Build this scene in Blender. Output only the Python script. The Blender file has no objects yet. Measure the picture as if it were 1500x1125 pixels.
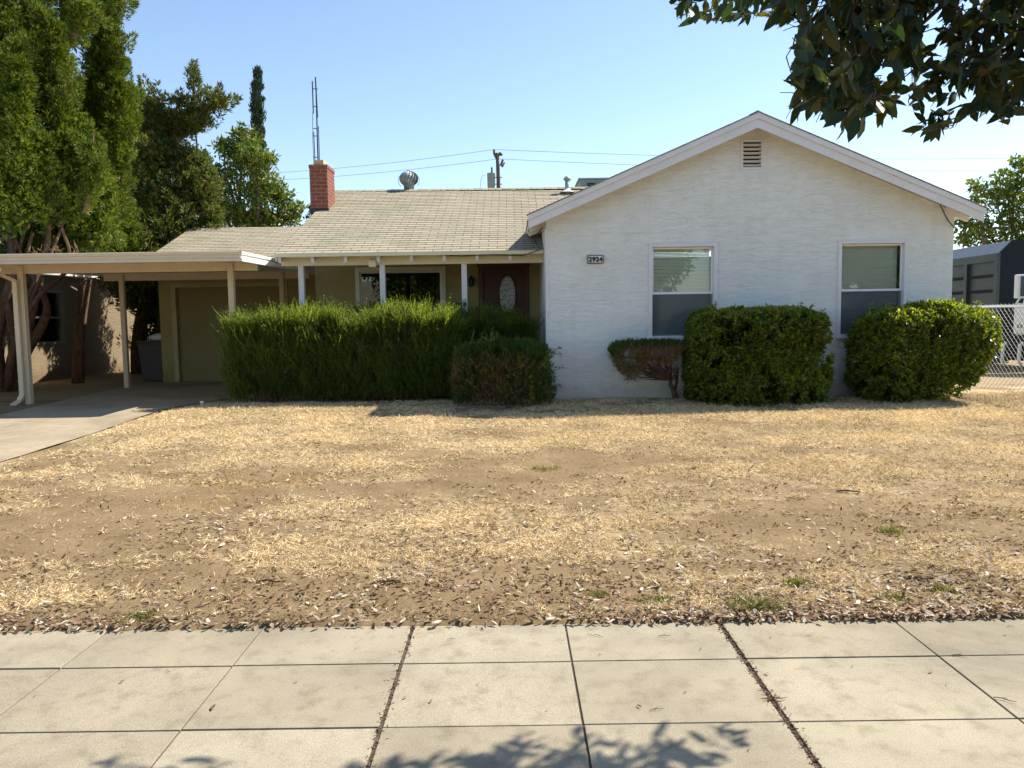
import bpy, bmesh, math, random
import numpy as np
from mathutils import Vector, Matrix

# ------------------------------------------------------------------ camera, sky, sun, exposure
scene = bpy.context.scene
COL = scene.collection
PITCH = math.radians(4.67); ROLL = math.radians(0.8); CAMZ = 1.5; FPX = 1127.0
cam_d = bpy.data.cameras.new('camera'); cam = bpy.data.objects.new('camera', cam_d); COL.objects.link(cam)
cam_d.sensor_width = 36.0; cam_d.lens = 36.0 * FPX / 1500.0
cam_d.clip_start = 0.05; cam_d.clip_end = 3000.0
cam.matrix_world = (Matrix.Translation((0, 0, CAMZ)) @ Matrix.Rotation(math.pi / 2 - PITCH, 4, 'X')
                    @ Matrix.Rotation(-ROLL, 4, 'Z'))
scene.camera = cam

SUNV = Vector((0.80, 0.40, 1.0)).normalized()          # towards the sun
SUN_EL = math.asin(SUNV.z); SUN_AZ = math.atan2(SUNV.x, SUNV.y)
world = bpy.data.worlds.new('World'); scene.world = world; world.use_nodes = True
wn = world.node_tree.nodes; wl = world.node_tree.links
bg = wn['Background']; sky = wn.new('ShaderNodeTexSky'); sky.sky_type = 'NISHITA'
sky.sun_disc = False; sky.sun_elevation = SUN_EL; sky.sun_rotation = SUN_AZ
sky.altitude = 100; sky.air_density = 1.0; sky.dust_density = 0.3; sky.ozone_density = 1.0
wl.new(sky.outputs['Color'], bg.inputs['Color']); bg.inputs['Strength'].default_value = 0.12
sun_d = bpy.data.lights.new('sun', 'SUN'); sun = bpy.data.objects.new('sun', sun_d); COL.objects.link(sun)
sun_d.energy = 5.0; sun_d.angle = math.radians(0.53); sun_d.color = (1.0, 0.935, 0.83)
sun.rotation_euler = SUNV.to_track_quat('Z', 'Y').to_euler()
scene.view_settings.view_transform = 'Standard'; scene.view_settings.look = 'None'
scene.view_settings.exposure = 0.9; scene.view_settings.gamma = 1.0
scene.cycles.use_denoising = True
scene.cycles.max_bounces = 8; scene.cycles.transparent_max_bounces = 12
scene.cycles.diffuse_bounces = 4; scene.cycles.glossy_bounces = 3

rng = np.random.default_rng(7)
random.seed(7)

# ------------------------------------------------------------------ helpers
def at(px, py, Y):
    """point of the photograph's pixel at depth Y (metres from the camera)"""
    u = (px - 750) / FPX; v = (562.5 - py) / FPX
    c, s = math.cos(-ROLL), math.sin(-ROLL)
    u, v = u * c - v * s, u * s + v * c
    cp, sp = math.cos(PITCH), math.sin(PITCH)
    t = Y / (cp + v * sp)
    return np.array([u * t, Y, CAMZ + t * (-sp + v * cp)])

def proj_np(P):
    cp, sp = math.cos(PITCH), math.sin(PITCH)
    z = P[:, 2] - CAMZ
    fw = P[:, 1] * cp - z * sp; up = P[:, 1] * sp + z * cp
    u = P[:, 0] / fw; v = up / fw
    c, s = math.cos(ROLL), math.sin(ROLL)
    return 750 + (u * c - v * s) * FPX, 562.5 - (u * s + v * c) * FPX

def unit(v): return v / np.maximum(np.linalg.norm(v, axis=-1, keepdims=True), 1e-9)

def _hash(ix, iy, seed):
    h = (ix.astype(np.int64) * 374761393 + iy.astype(np.int64) * 668265263 + seed * 974634777) & 0x7fffffff
    h = ((h ^ (h >> 13)) * 1274126177) & 0x7fffffff
    return ((h ^ (h >> 16)) & 0xffff) / 65535.0

def vnoise(x, y, seed=0):
    x = np.asarray(x, float); y = np.asarray(y, float)
    ix = np.floor(x); iy = np.floor(y); fx = x - ix; fy = y - iy
    fx = fx * fx * (3 - 2 * fx); fy = fy * fy * (3 - 2 * fy)
    a = _hash(ix, iy, seed); b = _hash(ix + 1, iy, seed); c = _hash(ix, iy + 1, seed); d = _hash(ix + 1, iy + 1, seed)
    return (a * (1 - fx) + b * fx) * (1 - fy) + (c * (1 - fx) + d * fx) * fy

def fbm(x, y, seed=0, o=4):
    s = 0; a = 0.5; t = 0
    for i in range(o):
        s = s + a * vnoise(x * 2 ** i, y * 2 ** i, seed + i * 17); t += a; a *= 0.55
    return s / t

def smooth(a, b, x):
    t = np.clip((np.asarray(x, float) - a) / (b - a), 0, 1); return t * t * (3 - 2 * t)

def mesh_np(name, V, F, uv=None):
    me = bpy.data.meshes.new(name)
    V = np.asarray(V, np.float32); F = np.asarray(F, np.int32); k = F.shape[1]
    me.vertices.add(len(V)); me.vertices.foreach_set('co', V.ravel())
    me.loops.add(F.size); me.loops.foreach_set('vertex_index', F.ravel())
    me.polygons.add(len(F)); me.polygons.foreach_set('loop_start', np.arange(0, F.size, k, dtype=np.int32))
    me.update(calc_edges=True)
    return me

def link(name, me, mat=None, parent=None, org=None):
    o = bpy.data.objects.new(name, me); COL.objects.link(o)
    if mat is not None: me.materials.append(mat)
    if parent is not None: o.parent = parent
    return o

def tag(o, label=None, cat=None, group=None, kind=None):
    if label: o['label'] = label
    if cat: o['category'] = cat
    if group: o['group'] = group
    if kind: o['kind'] = kind
    return o

def thing(name, label, cat, loc=(0, 0, 0), group=None):
    o = bpy.data.objects.new(name, None); COL.objects.link(o)
    o.location = loc; o.empty_display_size = 0.2
    return tag(o, label, cat, group)

def copy_tree(o, parent=None):
    c = o.copy(); COL.objects.link(c)
    if parent is not None: c.parent = parent
    for ch in [x for x in list(o.children)]: copy_tree(ch, c)
    return c

class MB:
    """collects plain shapes in world coordinates"""
    def __init__(s): s.v = []; s.f = []; s.uv = {}
    def add(s, vs, fs, uvs=None):
        b = len(s.v); s.v += [tuple(map(float, p)) for p in vs]
        for i, f in enumerate(fs):
            if uvs is not None: s.uv[len(s.f)] = uvs[i]
            s.f.append(tuple(j + b for j in f))
        return s
    def quad(s, a, b, c, d, uv=None): return s.add([a, b, c, d], [(0, 1, 2, 3)], None if uv is None else [uv])
    def box(s, x0, x1, y0, y1, z0, z1):
        v = [(x, y, z) for z in (z0, z1) for y in (y0, y1) for x in (x0, x1)]
        return s.add(v, [(0, 2, 3, 1), (4, 5, 7, 6), (0, 1, 5, 4), (2, 6, 7, 3), (0, 4, 6, 2), (1, 3, 7, 5)])
    def beam(s, p, q, w, h, up=(0, 0, 1)):
        p = Vector(p); q = Vector(q); d = (q - p).normalized(); u = Vector(up)
        r = d.cross(u).normalized(); u = r.cross(d)
        v = [tuple(a + r * (w / 2 * i) + u * (h / 2 * j)) for a in (p, q) for (i, j) in ((-1, -1), (1, -1), (1, 1), (-1, 1))]
        return s.add(v, [(3, 2, 1, 0), (4, 5, 6, 7), (0, 1, 5, 4), (1, 2, 6, 5), (2, 3, 7, 6), (3, 0, 4, 7)])
    def prism(s, prof, axis, a, b):
        """profile of 2-D points extruded along an axis; prof is (y,z), (x,z) or (x,y)"""
        def mk(p, t): return (t, p[0], p[1]) if axis == 'x' else ((p[0], t, p[1]) if axis == 'y' else (p[0], p[1], t))
        n = len(prof); v = [mk(p, a) for p in prof] + [mk(p, b) for p in prof]
        f = [tuple(range(n)), tuple(range(2 * n - 1, n - 1, -1))] + [(i, i + n, (i + 1) % n + n, (i + 1) % n) for i in range(n)]
        return s.add(v, f)
    def tube(s, pts, rad, n=8, caps=True):
        pts = [Vector(p) for p in pts]; m = len(pts)
        rad = [rad] * m if not hasattr(rad, '__len__') else rad
        ref = None; v = []; f = []
        for i in range(m):
            d = (pts[min(i + 1, m - 1)] - pts[max(i - 1, 0)]).normalized()
            if ref is None: ref = d.orthogonal().normalized()
            ref = (ref - d * ref.dot(d)).normalized(); w = d.cross(ref)
            for k in range(n):
                t = 2 * math.pi * k / n
                v.append(tuple(pts[i] + (ref * math.cos(t) + w * math.sin(t)) * rad[i]))
        for i in range(m - 1):
            for k in range(n):
                f.append((i * n + k, i * n + (k + 1) % n, (i + 1) * n + (k + 1) % n, (i + 1) * n + k))
        if caps: f.append(tuple(range(n - 1, -1, -1))); f.append(tuple((m - 1) * n + k for k in range(n)))
        return s.add(v, f)
    def lathe(s, prof, c, n=20):
        v = []; f = []; m = len(prof)
        for r, z in prof:
            for k in range(n):
                t = 2 * math.pi * k / n; v.append((c[0] + r * math.cos(t), c[1] + r * math.sin(t), c[2] + z))
        for i in range(m - 1):
            for k in range(n):
                f.append((i * n + k, i * n + (k + 1) % n, (i + 1) * n + (k + 1) % n, (i + 1) * n + k))
        f.append(tuple(range(n - 1, -1, -1))); f.append(tuple((m - 1) * n + k for k in range(n)))
        return s.add(v, f)
    def build(s, name, mat, parent=None, smooth=False, bevel=0.0):
        me = bpy.data.meshes.new(name)
        org = Vector((0, 0, 0)); q = parent
        while q is not None: org += q.location; q = q.parent
        V = [(x - org.x, y - org.y, z - org.z) for x, y, z in s.v]
        me.from_pydata(V, [], s.f); me.update()
        if bevel > 0:
            bm = bmesh.new(); bm.from_mesh(me)
            bmesh.ops.bevel(bm, geom=[e for e in bm.edges if e.is_manifold and e.calc_face_angle(0) > 0.5], offset=bevel, segments=2, affect='EDGES', profile=0.6)
            bm.to_mesh(me); bm.free(); s.uv = {}
        ul = me.uv_layers.new(name='UVMap').data
        for p in me.polygons:
            if p.index in s.uv:
                for li, c in zip(p.loop_indices, s.uv[p.index]): ul[li].uv = c
            else:
                n = p.normal; ax = max(range(3), key=lambda i: abs(n[i]))
                for li in p.loop_indices:
                    c = me.vertices[me.loops[li].vertex_index].co + org
                    ul[li].uv = ((c.y, c.z), (c.x, c.z), (c.x, c.y))[ax]
        if smooth:
            for p in me.polygons: p.use_smooth = True
        return link(name, me, mat, parent)

# ------------------------------------------------------------------ materials
MATS = {}
class NT:
    def __init__(s, name):
        s.m = bpy.data.materials.new(name); s.m.use_nodes = True
        s.t = s.m.node_tree; s.t.nodes.clear(); s.out = s.n('ShaderNodeOutputMaterial')
    def n(s, typ, **kw):
        x = s.t.nodes.new(typ)
        for k, v in kw.items():
            if k.startswith('i_'):
                key = k[2:].replace('_', ' '); x.inputs[key].default_value = v
            else: setattr(x, k, v)
        return x
    def l(s, a, b): s.t.links.new(a, b); return s
    def coord(s, kind='Object', scale=(1, 1, 1)):
        c = s.n('ShaderNodeTexCoord'); mp = s.n('ShaderNodeMapping'); mp.inputs['Scale'].default_value = scale
        s.l(c.outputs[kind], mp.inputs['Vector']); return mp.outputs['Vector']
    def noise(s, vec, scale=5, detail=4, rough=0.55, dist=0.0):
        x = s.n('ShaderNodeTexNoise'); x.inputs['Scale'].default_value = scale; x.inputs['Detail'].default_value = detail
        x.inputs['Roughness'].default_value = rough; x.inputs['Distortion'].default_value = dist
        s.l(vec, x.inputs['Vector']); return x.outputs['Fac']
    def ramp(s, fac, stops):
        r = s.n('ShaderNodeValToRGB'); e = r.color_ramp.elements
        while len(e) < len(stops): e.new(0.5)
        for el, (p, c) in zip(e, stops):
            el.position = p; el.color = (c[0], c[1], c[2], 1) if hasattr(c, '__len__') else (c, c, c, 1)
        s.l(fac, r.inputs['Fac']); return r.outputs['Color']
    def mix(s, fac, a, b, mode='MIX'):
        x = s.n('ShaderNodeMix', data_type='RGBA', blend_type=mode)
        for sock, val in ((x.inputs[0], fac), (x.inputs[6], a), (x.inputs[7], b)):
            if isinstance(val, bpy.types.NodeSocket): s.l(val, sock)
            elif hasattr(val, '__len__'): sock.default_value = (val[0], val[1], val[2], 1)
            else: sock.default_value = val
        return x.outputs[2]
    def math(s, op, a, b=0.0):
        x = s.n('ShaderNodeMath', operation=op)
        for sock, val in zip(x.inputs, (a, b)):
            if isinstance(val, bpy.types.NodeSocket): s.l(val, sock)
            else: sock.default_value = val
        return x.outputs[0]
    def bump(s, h, strength=0.3, dist=0.01, normal=None):
        b = s.n('ShaderNodeBump'); b.inputs['Strength'].default_value = strength; b.inputs['Distance'].default_value = dist
        s.l(h, b.inputs['Height'])
        if normal is not None: s.l(normal, b.inputs['Normal'])
        return b.outputs['Normal']
    def bsdf(s, col, rough=0.7, metal=0.0, spec=0.4, normal=None):
        p = s.n('ShaderNodeBsdfPrincipled')
        for key, val in (('Base Color', col), ('Roughness', rough), ('Metallic', metal), ('Specular IOR Level', spec)):
            if isinstance(val, bpy.types.NodeSocket): s.l(val, p.inputs[key])
            elif hasattr(val, '__len__'): p.inputs[key].default_value = (val[0], val[1], val[2], 1)
            else: p.inputs[key].default_value = val
        if normal is not None: s.l(normal, p.inputs['Normal'])
        return p
    def done(s, sh): s.l(sh.outputs[0] if not isinstance(sh, bpy.types.NodeSocket) else sh, s.out.inputs['Surface']); return s.m

def paint(name, col, rough=0.55, var=0.08, dirt=0.25, scale=3.0, metal=0.0, bump=0.15, dirtcol=None):
    """painted or plain surface with faint mottling, dirt and unevenness"""
    t = NT(name); v = t.coord('Object')
    n1 = t.noise(v, scale, 5, 0.6); n2 = t.noise(v, scale * 7, 4, 0.6)
    c = Vector(col); d = Vector(dirtcol) if dirtcol else c * 0.55
    base = t.ramp(n1, [(0.3, c * (1 - var)), (0.7, c * (1 + var))])
    m = t.ramp(n2, [(0.55, 0.0), (0.8, dirt)])
    colr = t.mix(m, base, d)
    rg = t.ramp(n2, [(0.3, rough * 0.85), (0.7, min(1, rough * 1.2))])
    nb = t.bump(n2, bump, 0.004)
    return t.done(t.bsdf(colr, rg, metal, 0.4, nb))

def leafmat(name, cols, trans=0.3, rough=0.5, spec=0.35, tcol=None):
    t = NT(name)
    g = t.n('ShaderNodeNewGeometry')
    stops = [((i + 0.0) / max(1, len(cols) - 1), c) for i, c in enumerate(cols)]
    c = t.ramp(g.outputs['Random Per Island'], stops)
    v = t.coord('Object'); n = t.noise(v, 1.3, 3)
    k = t.ramp(n, [(0.3, 0.75), (0.7, 1.2)])
    c = t.mix(1.0, c, k, 'MULTIPLY')
    p = t.bsdf(c, rough, 0, spec)
    if trans <= 0: return t.done(p)
    tr = t.n('ShaderNodeBsdfTranslucent')
    t.l(t.mix(1.0, c, tcol or (1.5, 1.6, 0.7), 'MULTIPLY'), tr.inputs['Color'])
    m = t.n('ShaderNodeMixShader'); m.inputs[0].default_value = trans
    t.l(p.outputs[0], m.inputs[1]); t.l(tr.outputs[0], m.inputs[2])
    return t.done(m.outputs[0])

def stucco(name, col, groove=0.35):
    t = NT(name); v = t.coord('Object', (1.0, 1.0, 5.5)); v0 = t.coord('Object')
    w = t.noise(v, 2.3, 3, 0.55, 0.7)
    # trowel ridges: narrow band round the middle of a noise that is stretched along the wall
    d = t.math('ABSOLUTE', t.math('SUBTRACT', w, 0.5))
    line = t.ramp(d, [(0.0, 0.0), (0.022, 0.75), (0.075, 1.0)])
    msk = t.ramp(t.noise(v0, 2.6, 3), [(0.28, 0.0), (0.46, 1.0)])
    w2 = t.noise(v, 4.6, 2, 0.5, 0.4)
    d2 = t.math('ABSOLUTE', t.math('SUBTRACT', w2, 0.52))
    line2 = t.ramp(d2, [(0.0, 0.35), (0.03, 0.9), (0.06, 1.0)])
    lines = t.mix(msk, (1, 1, 1), t.mix(1.0, line, line2, 'MULTIPLY'))
    fine = t.noise(v0, 60, 3, 0.6); med = t.noise(v, 7, 4, 0.6)
    h = t.math('ADD', t.math('MULTIPLY', lines, 0.9), t.math('ADD', t.math('MULTIPLY', fine, 0.12), t.math('MULTIPLY', med, 0.8)))
    nb = t.bump(h, 0.5, 0.013)
    c = Vector(col)
    base = t.ramp(t.noise(v0, 0.8, 4), [(0.3, c * 0.94), (0.7, c * 1.03)])
    # faint rain streaks and grime, then a noisy browner band towards the base
    vs = t.coord('Object', (3.2, 3.2, 0.35)); st = t.ramp(t.noise(vs, 1.6, 4), [(0.52, 0.0), (0.75, 0.30)])
    base = t.mix(st, base, (c.x * 0.80, c.y * 0.76, c.z * 0.64))
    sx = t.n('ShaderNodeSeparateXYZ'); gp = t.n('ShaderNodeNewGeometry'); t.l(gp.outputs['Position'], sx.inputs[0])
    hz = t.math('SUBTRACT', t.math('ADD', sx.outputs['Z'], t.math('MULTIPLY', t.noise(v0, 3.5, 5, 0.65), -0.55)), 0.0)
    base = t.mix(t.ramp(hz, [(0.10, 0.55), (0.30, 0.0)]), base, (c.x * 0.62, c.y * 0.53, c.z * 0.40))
    gl = t.ramp(lines, [(0.0, groove), (0.7, 0.0)])
    base = t.mix(gl, base, c * 0.45)
    return t.done(t.bsdf(base, 0.88, 0, 0.2, nb))

def glassmat(name, tint=(0.92, 0.97, 0.95), refl=2.6, rough=0.0):
    t = NT(name)
    tr = t.n('ShaderNodeBsdfTransparent'); tr.inputs['Color'].default_value = (*tint, 1)
    gl = t.n('ShaderNodeBsdfGlossy'); gl.inputs['Roughness'].default_value = rough; gl.inputs['Color'].default_value = (0.95, 1.0, 0.98, 1)
    v = t.coord('Object'); nb = t.bump(t.noise(v, 1.1, 2), 0.03, 0.05); t.l(nb, gl.inputs['Normal'])
    fr = t.n('ShaderNodeFresnel'); fr.inputs['IOR'].default_value = 1.5
    m = t.n('ShaderNodeMixShader'); t.l(t.math('MINIMUM', t.math('MULTIPLY', fr.outputs[0], refl), 1.0), m.inputs[0])
    t.l(tr.outputs[0], m.inputs[1]); t.l(gl.outputs[0], m.inputs[2])
    return t.done(m.outputs[0])

M = {}
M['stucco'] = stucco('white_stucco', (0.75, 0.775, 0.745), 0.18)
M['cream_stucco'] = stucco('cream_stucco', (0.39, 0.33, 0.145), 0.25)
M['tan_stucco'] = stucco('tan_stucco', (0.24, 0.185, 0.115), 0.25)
M['trim'] = paint('white_trim', (0.69, 0.69, 0.70), 0.5, 0.05, 0.3, 2.5, dirtcol=(0.45, 0.38, 0.3))
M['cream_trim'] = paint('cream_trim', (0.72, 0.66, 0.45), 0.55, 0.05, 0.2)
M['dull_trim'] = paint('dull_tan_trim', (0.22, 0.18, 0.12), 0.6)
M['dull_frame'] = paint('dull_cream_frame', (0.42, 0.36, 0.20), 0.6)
M['wood'] = paint('underside_boards', (0.62, 0.54, 0.40), 0.7, 0.1, 0.2)
M['alu'] = paint('cream_aluminium', (0.64, 0.53, 0.37), 0.45, 0.06, 0.25, 2.0)
M['alu_white'] = paint('white_aluminium', (0.78, 0.76, 0.70), 0.42, 0.05, 0.2, 2.0)
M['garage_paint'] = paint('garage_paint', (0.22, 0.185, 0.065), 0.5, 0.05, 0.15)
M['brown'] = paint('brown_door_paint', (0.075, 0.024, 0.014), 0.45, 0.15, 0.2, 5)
M['brown_frame'] = paint('brown_frame_paint', (0.115, 0.034, 0.02), 0.5, 0.12, 0.2, 5)  # lighter brown of the door frame and oval moulding
M['dark'] = paint('dark_void', (0.02, 0.02, 0.02), 0.9)
M['black'] = paint('black_metal', (0.018, 0.018, 0.02), 0.45, 0.2, 0.1)
M['turbine'] = paint('weathered_turbine_metal', (0.22, 0.25, 0.26), 0.5, 0.12, 0.3, 5, metal=0.3)
M['steel'] = paint('galvanised_steel', (0.55, 0.57, 0.58), 0.42, 0.1, 0.25, 4, metal=0.7)
M['grey'] = paint('grey_paint', (0.20, 0.26, 0.30), 0.5, 0.08, 0.2)
M['palegrey'] = paint('pale_grey_green', (0.25, 0.33, 0.30), 0.5)
M['blind'] = paint('blind_slats', (0.86, 0.90, 0.78), 0.5, 0.03, 0.05)
M['interior'] = paint('interior_wall', (0.10, 0.095, 0.085), 0.9)
M['clay'] = paint('clay_flue', (0.55, 0.40, 0.24), 0.8)
M['vinyl'] = paint('white_vinyl', (0.80, 0.80, 0.82), 0.4, 0.03, 0.1)
M['bin'] = paint('bin_plastic', (0.07, 0.065, 0.055), 0.5)
M['bag'] = paint('white_bag', (0.72, 0.70, 0.68), 0.4)
M['pole'] = paint('pole_wood', (0.10, 0.075, 0.06), 0.9, 0.2, 0.3, 6)
M['wire'] = paint('dark_wire', (0.03, 0.03, 0.035), 0.6)
M['truck_white'] = paint('truck_white', (0.72, 0.74, 0.70), 0.35, 0.04, 0.15)
M['truck_box'] = paint('truck_box_paint', (0.038, 0.050, 0.047), 0.42, 0.12, 0.25, 1.6)
M['truck_dark'] = paint('truck_dark_paint', (0.004, 0.008, 0.014), 0.8, 0.12, 0.1)
M['tarp'] = paint('grey_tarp', (0.16, 0.18, 0.21), 0.55)
M['digits'] = paint('black_digits', (0.015, 0.015, 0.02), 0.5)
M['plate'] = paint('plate_white', (0.74, 0.75, 0.78), 0.45, 0.03, 0.1)
M['glass'] = glassmat('window_glass')
M['glass_big'] = glassmat('big_window_glass', (0.42, 0.52, 0.52), 1.9)
M['screen'] = None

def m_screen():
    t = NT('insect_screen')
    p = t.bsdf((0.085, 0.105, 0.11), 0.6, 0, 0.3)
    tr = t.n('ShaderNodeBsdfTransparent'); m = t.n('ShaderNodeMixShader'); m.inputs[0].default_value = 0.28
    t.l(p.outputs[0], m.inputs[1]); t.l(tr.outputs[0], m.inputs[2]); return t.done(m.outputs[0])
M['screen'] = m_screen()

def m_brick():
    t = NT('red_brick'); c = t.coord('UV')
    b = t.n('ShaderNodeTexBrick'); b.inputs['Scale'].default_value = 1.0
    b.inputs['Brick Width'].default_value = 0.215; b.inputs['Row Height'].default_value = 0.075
    b.inputs['Mortar Size'].default_value = 0.0045; b.inputs['Mortar Smooth'].default_value = 0.15
    b.inputs['Color1'].default_value = (0.23, 0.07, 0.04, 1); b.inputs['Color2'].default_value = (0.155, 0.05, 0.032, 1)
    b.inputs['Mortar'].default_value = (0.42, 0.33, 0.28, 1); t.l(c, b.inputs['Vector'])
    n = t.noise(t.coord('Object'), 22, 4)
    col = t.mix(0.35, b.outputs['Color'], t.ramp(n, [(0.3, (0.13, 0.042, 0.03)), (0.7, (0.30, 0.10, 0.06))]), 'MIX')
    h = t.math('SUBTRACT', 1.0, b.outputs['Fac'])
    nb = t.bump(t.math('ADD', h, t.math('MULTIPLY', n, 0.3)), 0.7, 0.006)
    return t.done(t.bsdf(t.mix(b.outputs['Fac'], col, (0.30, 0.22, 0.18)), 0.85, 0, 0.2, nb))
M['brick'] = m_brick()
M['wiremesh'] = paint('dull_galvanised_wire', (0.12, 0.12, 0.117), 0.5, 0.1, 0.2, 4, metal=0.4)

def m_shingle():
    t = NT('asphalt_shingle'); c = t.coord('UV')
    b = t.n('ShaderNodeTexBrick'); b.inputs['Scale'].default_value = 1.0
    b.inputs['Brick Width'].default_value = 0.305; b.inputs['Row Height'].default_value = 0.14
    b.inputs['Mortar Size'].default_value = 0.006; b.inputs['Mortar Smooth'].default_value = 0.0; b.inputs['Bias'].default_value = -0.1
    b.inputs['Color1'].default_value = (0.43, 0.385, 0.295, 1); b.inputs['Color2'].default_value = (0.35, 0.315, 0.24, 1)
    b.inputs['Mortar'].default_value = (0.12, 0.10, 0.075, 1); t.l(c, b.inputs['Vector'])
    vo = t.coord('Object'); n1 = t.noise(vo, 0.9, 5, 0.6); n2 = t.noise(vo, 90, 2); n3 = t.noise(vo, 2.7, 5, 0.65)
    col = t.mix(t.ramp(n1, [(0.52, 0.0), (0.68, 0.5)]), b.outputs['Color'], (0.22, 0.27, 0.16))
    col = t.mix(t.ramp(n3, [(0.55, 0.0), (0.72, 0.5)]), col, (0.46, 0.37, 0.30))
    col = t.mix(t.ramp(n3, [(0.22, 0.5), (0.40, 0.0)]), col, (0.17, 0.15, 0.11))
    col = t.mix(0.35, col, t.ramp(n2, [(0.3, (0.18, 0.15, 0.11)), (0.7, (0.50, 0.45, 0.35))]), 'OVERLAY')
    h = t.math('ADD', t.math('SUBTRACT', 1.0, b.outputs['Fac']), t.math('MULTIPLY', n2, 0.5))
    nb = t.bump(h, 0.5, 0.006)
    return t.done(t.bsdf(col, 0.93, 0, 0.15, nb))
M['shingle'] = m_shingle()

def m_concrete(name, c0, stain=0.35):
    t = NT(name); v = t.coord('Object')
    c = Vector(c0)
    n1 = t.noise(v, 1.1, 6, 0.62, 0.4); n2 = t.noise(v, 9, 5, 0.65); n3 = t.noise(v, 190, 3, 0.7); n4 = t.noise(v, 38, 3, 0.6)
    col = t.ramp(n1, [(0.30, c * 0.74), (0.5, c), (0.70, c * 1.20)])
    col = t.mix(t.ramp(n2, [(0.5, 0.0), (0.72, stain)]), col, (c.x * 0.58, c.y * 0.54, c.z * 0.47))
    col = t.mix(t.ramp(n2, [(0.26, 0.35), (0.42, 0.0)]), col, c * 1.22)
    col = t.mix(0.55, col, t.ramp(n3, [(0.3, 0.25), (0.7, 0.75)]), 'OVERLAY')
    col = t.mix(t.ramp(n4, [(0.70, 0.0), (0.78, 0.55)]), col, c * 0.5)
    col = t.mix(1.0, col, t.ramp(t.n('ShaderNodeNewGeometry').outputs['Random Per Island'], [(0.0, (0.88, 0.87, 0.86)), (1.0, (1.06, 1.07, 1.08))]), 'MULTIPLY')
    nb = t.bump(t.math('ADD', n3, t.math('MULTIPLY', n2, 0.8)), 0.35, 0.004)
    return t.done(t.bsdf(col, 0.9, 0, 0.2, nb))
M['walk'] = m_concrete('sidewalk_concrete', (0.305, 0.262, 0.185), 0.6)
M['jsoil'] = paint('joint_soil', (0.085, 0.062, 0.042), 0.95, 0.25, 0.4, 12)
M['drive'] = m_concrete('driveway_concrete', (0.325, 0.265, 0.18), 0.5)
M['asphalt'] = m_concrete('asphalt', (0.055, 0.055, 0.055), 0.2)

def m_ground():
    t = NT('dry_ground'); v = t.coord('Object')
    a = t.n('ShaderNodeAttribute', attribute_name='straw'); g = a.outputs['Fac']
    n1 = t.noise(v, 2.2, 6, 0.65); n2 = t.noise(v, 26, 6, 0.72); n3 = t.noise(v, 120, 4, 0.75)
    dirt = t.ramp(n1, [(0.3, (0.195, 0.132, 0.068)), (0.7, (0.305, 0.218, 0.118))])
    dirt = t.mix(t.ramp(n2, [(0.45, 0.0), (0.75, 0.55)]), dirt, (0.15, 0.095, 0.055))
    straw = t.ramp(n3, [(0.28, (0.20, 0.135, 0.07)), (0.45, (0.48, 0.36, 0.20)), (0.62, (0.70, 0.57, 0.34))])
    f = t.math('ADD', g, t.math('MULTIPLY', t.math('SUBTRACT', n2, 0.5), 1.3))
    col = t.mix(t.ramp(f, [(0.40, 0.0), (0.85, 0.85)]), dirt, straw)
    nb = t.bump(t.math('ADD', t.math('MULTIPLY', n2, 0.7), t.math('MULTIPLY', n3, 0.6)), 0.8, 0.02)
    return t.done(t.bsdf(col, 0.95, 0, 0.1, nb))
M['ground'] = m_ground()

def m_bark(name, c0, c1):
    t = NT(name); v = t.coord('Object', (5, 5, 1.2)); n = t.noise(v, 4, 6, 0.7, 0.5)
    nb = t.bump(n, 0.9, 0.03)
    return t.done(t.bsdf(t.ramp(n, [(0.3, c0), (0.7, c1)]), 0.95, 0, 0.1, nb))
M['bark'] = m_bark('juniper_bark', (0.07, 0.04, 0.028), (0.25, 0.16, 0.11))
M['bark_grey'] = m_bark('grey_bark', (0.12, 0.10, 0.08), (0.34, 0.29, 0.24))
M['twig'] = m_bark('dry_twig', (0.09, 0.05, 0.035), (0.24, 0.15, 0.10))

M['juniper'] = leafmat('juniper_foliage', [(0.030, 0.062, 0.010), (0.062, 0.108, 0.012), (0.125, 0.165, 0.016), (0.19, 0.205, 0.022)], 0.26, 0.6, 0.2, (1.9, 1.8, .6))
M['juniper_dull'] = leafmat('juniper_dull_foliage', [(0.030, 0.058, 0.018), (0.07, 0.105, 0.026), (0.15, 0.165, 0.034), (0.22, 0.17, 0.055)], 0.28, 0.6, 0.2)
M['broad'] = leafmat('broadleaf_foliage', [(0.045, 0.085, 0.016), (0.085, 0.14, 0.022), (0.16, 0.20, 0.03), (0.25, 0.24, 0.045)], 0.35, 0.5, 0.3)
M['cypress'] = leafmat('cypress_foliage', [(0.012, 0.03, 0.016), (0.022, 0.045, 0.02), (0.035, 0.06, 0.025)], 0.15, 0.65, 0.2)
M['rosemary'] = leafmat('rosemary_foliage', [(0.020, 0.038, 0.010), (0.036, 0.062, 0.014), (0.07, 0.10, 0.02), (0.12, 0.15, 0.04)], 0.45, 0.5, 0.3, (5.4, 4.7, 1.7))
M['pitto'] = leafmat('glossy_hedge_leaf', [(0.026, 0.052, 0.008), (0.052, 0.09, 0.011), (0.10, 0.135, 0.014), (0.18, 0.20, 0.022)], 0.42, 0.36, 0.45, (4.2, 3.6, 1.2))
M['bushgreen'] = leafmat('clipped_bush_green', [(0.025, 0.06, 0.012), (0.045, 0.10, 0.015), (0.08, 0.12, 0.02)], 0.25, 0.6, 0.2)
M['bushbrown'] = leafmat('dead_bush_twigs', [(0.10, 0.055, 0.03), (0.19, 0.11, 0.055), (0.28, 0.18, 0.10), (0.10, 0.11, 0.03)], 0.1, 0.8, 0.1)
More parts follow.
